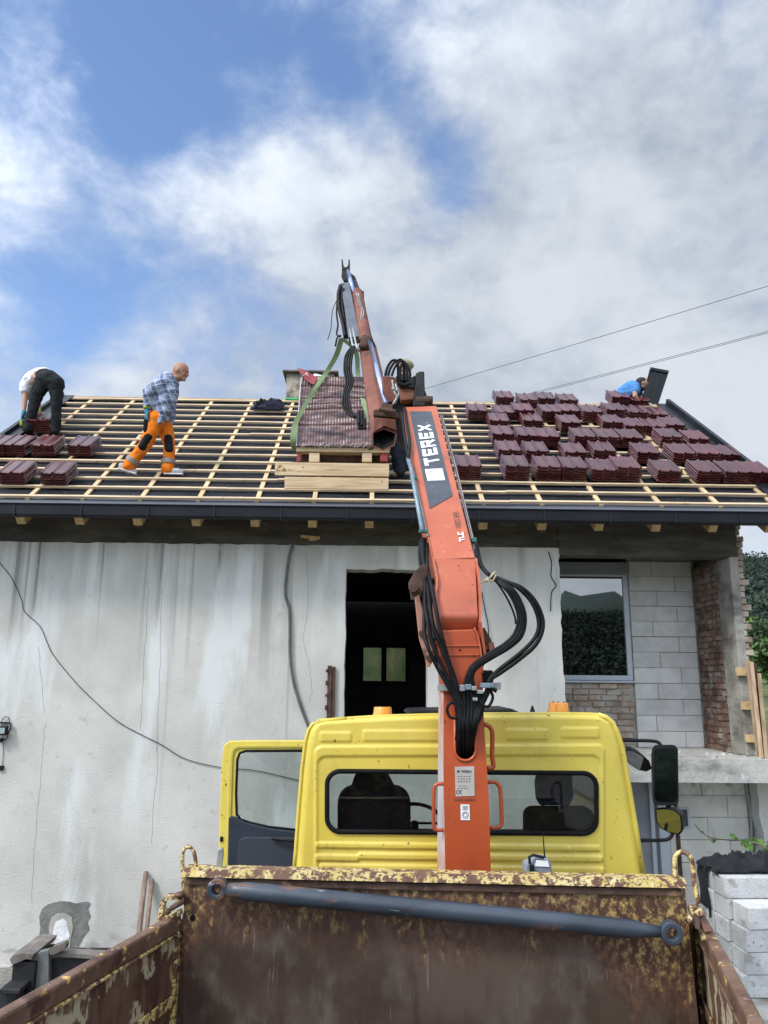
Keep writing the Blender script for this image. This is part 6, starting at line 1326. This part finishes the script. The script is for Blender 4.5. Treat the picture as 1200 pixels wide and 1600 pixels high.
# ---- bald man in a plaid shirt and orange trousers, walking right along a batten
YO = PR(265, 741.5, HB2).y; Q = lambda x, y, d=0.0: P(x, y, YO+d)
f = Fig('p', Q(245, 742), 'bald man in plaid shirt and orange work trousers walking right across the battens')
hc = Q(281.5, 580.5, -.02); fd, ud = Vector((.93, -.10, -.30)), Vector((.28, 0, 1))
he, HM = head_ells(hc, fd, ud, 1.08)
nk = Q(272, 594); sh = Q(262, 597); R_sh, L_sh = Q(254, 597.5, -.15), Q(266, 600, .16)
hip = Q(249, 650); rh, lh = Q(245, 654, -.085), Q(252, 655, .085); rk, lk = Q(228.5, 693, -.09), Q(264.5, 695, .09); ra, la_ = Q(199, 731, -.06), Q(262, 733, .06)
re_, rw = Q(230, 613, -.20), Q(230.5, 638, -.17); le, lw = Q(262, 622, .22), Q(270, 644, .2)
body = f.piece('body', [([nk+Vector((-.02,0,-.02)), hc+Vector((-.01, 0, -.05))], [.062, .06]), ([sh, Q(258, 615), Q(252, 638), hip], [.13, .14, .13, .13]), ([R_sh, sh, L_sh], [.065, .09, .065]), ([R_sh, re_, rw], [.055, .042, .030]), ([L_sh, le, lw], [.055, .042, .030]),
    ([rh, rk, ra], [.085, .055, .042]), ([lh, lk, la_], [.085, .055, .042]), ([ra, Q(207, 738, -.06)], [.04, .035]), ([la_, Q(276, 740, .06)], [.04, .035])], M_skin, .0085, 2, he)
tr_ = f.piece('trousers', [([Q(250, 642), hip], [.135, .145]), ([rh, Q(237, 674, -.09), rk, Q(212, 714, -.075), ra+Vector((.015, 0, .02))], [.108, .098, .080, .078, .084]), ([lh, Q(260, 675, .09), lk, Q(263.5, 716, .075), la_+Vector((0, 0, .0))], [.108, .096, .077, .075, .084]),
    ([rh, lh], [.12, .12])], M_hv, .014, 3)
for a, b, t0, t1, r in ((Q(237, 674, -.09), Q(212, 714, -.075), .26, .66, .074), (Q(260, 675, .09), Q(263.5, 716, .075), .28, .70, .069)):
    o_ = Vector((.028, -.045, .0)); f.piece('knee_patch', [([a.lerp(b, t0)+o_, a.lerp(b, t1)+o_], [r*.82, r*.80], 1.0)], M_patch, .012, 1, parent=tr_)
f.piece('pocket', [([Q(228.5, 658, -.155), Q(228, 673, -.15)], [.035, .035])], M_patch, .01, 1, parent=tr_)
for a, b, t, r in ((rk, ra, .70, .092), (lk, la_, .72, .090)):
    d = (b-a).normalized(); c = a.lerp(b, t); MB().tube([c-d*.028, c+d*.028], [r, r], 20, caps=True).build('reflective_band', M_refl, tr_, smooth='auto')
f.piece('undershirt', [([Q(268, 602, -.02), Q(265, 622, -.02), Q(260, 642, -.02)], [.085, .095, .09])], pmat('grey undershirt', (.42,.43,.44), (.5,.5,.52), .9, sc=9), .012, 2)
M_pl = plaid()
sh_o = f.piece('shirt', [([nk+Vector((-.035, 0, -.03)), sh+Vector((-.01,0,-.03)), Q(259, 616, -.03), Q(253, 637, -.04), Q(249.5, 652, -.05)], [.085, .155, .168, .158, .12]), ([R_sh, re_+Vector((.01,0,0)), rw+Vector((0,0,.03))], [.085, .070, .052]), ([L_sh, le, lw], [.085, .068, .052]),
    ([Q(254, 642, -.11), Q(249, 660, -.15)], [.085, .032]), ([Q(262, 625, .06), Q(266.5, 645, .08), Q(267, 660, .09)], [.10, .06, .035]), ([R_sh, sh, L_sh], [.085, .11, .085])], M_pl, .011, 3)
f.piece('collar', [([Q(271, 594.5, -.075), Q(277, 600, -.06)], [.022, .018]), ([Q(271, 594.5, -.075), Q(265, 592, 0), Q(270, 594, .07)], [.022, .022, .022])], M_pl, .009, 1, parent=sh_o)
hand(f, Q(230, 641, -.17), (-.05, 0, -1), (-.8, -.5, 0), .45, M_glv, 'glove', 1, 1.15); hand(f, lw, (.1, 0, -1), (.5, .8, 0), .4, M_glv, 'glove', -1, 1.1)
MB().tube([Q(230, 635.5, -.17), Q(230, 638.5, -.17)], [.047, .047], 14).build('glove_cuff', M_glg, f.root, smooth=True)
for a, toe, heel in ((ra, Q(211, 740, -.06), Q(187, 731.5, -.06)), (la_, Q(284, 740.5, .05), Q(258, 740, .05))):
    f.piece('shoe', [([heel+Vector((.02, 0, .03)), a+Vector((.02,0,-.03)), toe+Vector((-.05, 0, .035)), toe+Vector((0,0,.02))], [.042, .048, .040, .028])], M_shoe, .009, 2)
    MB().beam(heel+Vector((-.01,0,-.008)), toe+Vector((.02,0,-.008)), .085, .022).build('sole', M_sole, f.root, bevel=.008)
# ---- man in dark trousers and white T-shirt bent over at the left edge
YG = PR(60, 678, HB2+.0).y; Q = lambda x, y, d=0.0: P(x, y, YG+d)
f = Fig('p', Q(65, 680), 'man seen from behind in white T-shirt and dark trousers, bent double over tiles')
hip = Q(76, 595); lh, rh = Q(67, 599, .0), Q(87, 600, -.02); wst = Q(66, 590, .16); chs = Q(52, 597, .38); shL, shR = Q(40, 600, .34), Q(56, 606, .46)
lk, rk = Q(52.5, 634, -.02), Q(88, 638, -.04); la_, ra = Q(44.5, 671, .02), Q(87, 672, .0)
he, HM = head_ells(Q(49, 614, .52), (-.35, .35, -.86), (-.2, .85, .35), .98)
elb, wr = Q(38.8, 625, .28), Q(37, 645, .22); el2, wr2 = Q(60, 627, .46), Q(61, 643, .36)
body = f.piece('body', [([chs, Q(50, 607, .46)], [.10, .06]), ([hip, wst, chs], [.15, .14, .14]), ([shL, chs, shR], [.06, .08, .06]), ([shL, elb, wr], [.050, .040, .030]), ([shR, el2, wr2], [.05, .038, .03]), ([lh, lk, la_], [.09, .055, .042]), ([rh, rk, ra], [.09, .055, .042]), ([la_, Q(46, 675, .12)], [.04, .034]), ([ra, Q(85, 675, .12)], [.04, .034])], M_skin2, .009, 2, he)
f.piece('trousers', [([lh+Vector((.02,0,.02)), hip, rh+Vector((-.0,0,.0))], [.145, .16, .135]), ([hip, Q(69, 590, .10)], [.15, .14]), ([lh, Q(57.5, 616, -.02), lk, Q(47.5, 655, 0), la_+Vector((0,0,.01))], [.122, .098, .078, .074, .078]), ([rh, Q(88, 618, -.03), rk, Q(88, 656, -.02), ra+Vector((0,0,.01))], [.118, .092, .074, .068, .066])], M_olive, .014, 3)
f.piece('t_shirt', [([Q(67, 588, .16), Q(60, 591, .26), chs], [.142, .152, .158]), ([shL, chs, shR], [.08, .12, .08]), ([shL, Q(38.5, 611, .31)], [.083, .072]), ([shR, Q(57, 616, .46)], [.08, .07])], M_tee, .013, 3)
f.piece('hair', [], pmat('dark hair', (.02,.015,.012), None, .8), .010, 2, [(Q(49, 614, .535)+Vector((0, .01, 0)), Vector((.09, .09, .09)))])
hand(f, wr, (-.15, -.1, -1), (-1, -.3, 0), .35, M_glv, 'glove', 1, 1.15); hand(f, wr2, (.2, 0, -1), (0, -1, 0), .5, M_glg, 'glove', -1, 1.15)
f.piece('glove_palm', [([Q(34, 657, .2), Q(33.5, 664, .2)], [.026, .024])], M_glg, .008, 1)
for a, toe in ((la_, Q(46, 678, .2)), (ra, Q(85.5, 678, .2))): f.piece('shoe', [([a+Vector((0, -.02, -.02)), toe+Vector((0, -.08, .04)), toe+Vector((0, 0, .03))], [.05, .045, .035])], M_patch, .010, 2)
# ---- man in blue T-shirt kneeling on the ridge at the right
YR_ = RY+.14; Q = lambda x, y, d=0.0: P(x, y, YR_+d)
f = Fig('p', Q(975, 640, .1), 'dark haired man in light blue T-shirt crouching on the ridge, leaning to the black sheet')
he, HM = head_ells(Q(1004, 599.5), (.85, -.1, -.55), (.4, 0, 1), 1.0)
pv = Q(966, 626, .05); ch_ = Q(987, 608); s1, s2 = Q(992, 604, -.13), Q(993, 607, .17); e1, w1 = Q(992, 619, -.2), Q(999, 629, -.16); e2_, w2_ = Q(1003, 618, .24), Q(1013, 618, .1)
kn1, kn2 = Q(985, 640, -.08), Q(985, 640, .22); an1, an2 = Q(962, 644, .0), Q(962, 644, .3)
f.piece('body', [([ch_, Q(996, 603), Q(1001, 602)], [.09, .062, .058]), ([pv, Q(976, 617), ch_], [.13, .13, .13]), ([s1, ch_, s2], [.055, .09, .055]), ([s1, e1, w1], [.052, .042, .030]), ([s2, e2_, w2_], [.052, .04, .03]), ([pv, kn1, an1], [.09, .06, .045]), ([pv, kn2, an2], [.09, .06, .045])], M_skin2, .009, 2, he)
f.piece('t_shirt', [([Q(968, 623, .04), Q(976, 616), ch_], [.145, .150, .155]), ([s1, ch_, s2], [.075, .12, .075]), ([s1, Q(993, 611, -.16)], [.078, .070]), ([s2, Q(998, 612, .2)], [.078, .07])], M_blue2, .013, 3)
f.piece('trousers', [([pv, kn1, an1], [.135, .085, .07]), ([pv, kn2, an2], [.135, .085, .07])], M_olive, .014, 3)
f.piece('hair', [], pmat('black hair', (.014,.012,.012), None, .75), .008, 2, [(Q(1001.8, 596.5), Vector((.098, .088, .080))), (Q(998, 602), Vector((.05, .07, .07))), (Q(1003, 607.5), Vector((.05, .066, .045)))])
hand(f, w1, (1, .1, -.1), (0, -.2, 1), .35, M_skin2, 'hand', 1, 1.0); hand(f, w2_, (1, -.2, 0), (0, .2, 1), .35, M_skin2, 'hand', -1, 1.0)
bs_ = MB(); pts = [P(*q, YR_-.05) for q in ((1015.5, 576.5), (1044, 582), (1027, 634), (1003, 623))]
bs_.prism(pts, (.0, .02, 0)); 
for t in (0.02, .33, .66, .98): a, b = pts[0].lerp(pts[1], t), pts[3].lerp(pts[2], t); bs_.beam(a-Vector((0, .008, 0)), b-Vector((0, .008, 0)), .02, .018, upv=(0,1,0))
bs_.beam(pts[0]-Vector((0,.02,0)), pts[1]-Vector((0,.02,0)), .02, .05, upv=(0,0,1))
o = bs_.build('metal_sheet', M_flash, bevel=.003, base=pts[3]); tag(o, 'black ribbed metal sheet held upright on the ridge by the man in blue', 'metal sheet')
# ---- man with a cap, mostly hidden behind the crane
YQ = PR(622, 743, HB2).y; Q = lambda x, y, d=0.0: P(x, y, YQ+d)
f = Fig('p', Q(622, 744), 'man in beige cap and dark jeans standing behind the crane beside the pallet')
he, HM = head_ells(Q(633, 574), (-.8, -.2, -.35), (-.3, 0, 1), 1.0)
hip = Q(626, 657); s1, s2 = Q(630, 600, -.16), Q(630, 600, .18); lh, rh = Q(624, 660, -.08), Q(629, 660, .09); lk, rk = Q(619.5, 700, -.1), Q(628, 697, .08); la_, ra = Q(624, 735, -.05), Q(629, 730, .1)
f.piece('body', [([Q(631, 592), Q(633, 584)], [.065, .06]), ([Q(630, 602), Q(629, 625), hip], [.13, .14, .13]), ([s1, Q(630, 600), s2], [.06, .09, .06]), ([s1, Q(612, 612, -.2), Q(600, 622, -.1)], [.052, .04, .03]), ([s2, Q(618, 618, .2), Q(604, 620, .1)], [.052, .04, .03]), ([lh, lk, la_], [.085, .055, .042]), ([rh, rk, ra], [.085, .055, .042]), ([la_, Q(617, 741, -.05)], [.04, .035])], M_skin2, .010, 2, he)
f.piece('jacket', [([Q(630, 603), Q(629, 625), Q(628, 648)], [.155, .165, .155]), ([s1, Q(630, 600), s2], [.08, .11, .08]), ([s1, Q(612, 612, -.2), Q(602, 620, -.12)], [.075, .06, .05]), ([s2, Q(618, 618, .2), Q(606, 620, .1)], [.075, .06, .05])], cloth('dark jacket', (.03,.035,.05), (.05,.055,.07)), .014, 3)
f.piece('jeans', [([lh, hip, rh], [.11, .13, .11]), ([lh, Q(620.5, 680, -.1), lk, Q(621, 718, -.08), la_], [.115, .10, .085, .078, .082]), ([rh, Q(629, 680, .09), rk, Q(629, 715, .09), ra], [.115, .10, .085, .078, .08])], cloth('dark jeans', (.018,.022,.040), (.035,.04,.06)), .013, 3)
cp = f.piece('cap', [], pmat('beige cap', (.36,.34,.25), (.42,.40,.31), .9), .009, 2, [(Q(634.5, 568.5), Vector((.112, .10, .062)), Matrix.Rotation(.35, 3, 'Y')), (Q(628, 571), Vector((.10, .07, .014)), Matrix.Rotation(-.1, 3, 'Y'))])
for a, toe in ((la_, Q(610, 742.5, -.05)), (ra, Q(617, 736, .1))):
    f.piece('shoe', [([a+Vector((.02, 0, -.03)), toe+Vector((.07, 0, .04)), toe+Vector((0, 0, .03))], [.045, .042, .032])], pmat('beige shoe', (.45,.42,.34), None, .8), .010, 2)
for p, d in ((Q(600, 622, -.1), (-1, 0, -.2)), (Q(604, 620, .1), (-1, 0, -.2))): hand(f, p, d, (0, 0, 1), .3, M_skin2, 'hand', 1, 1.0)
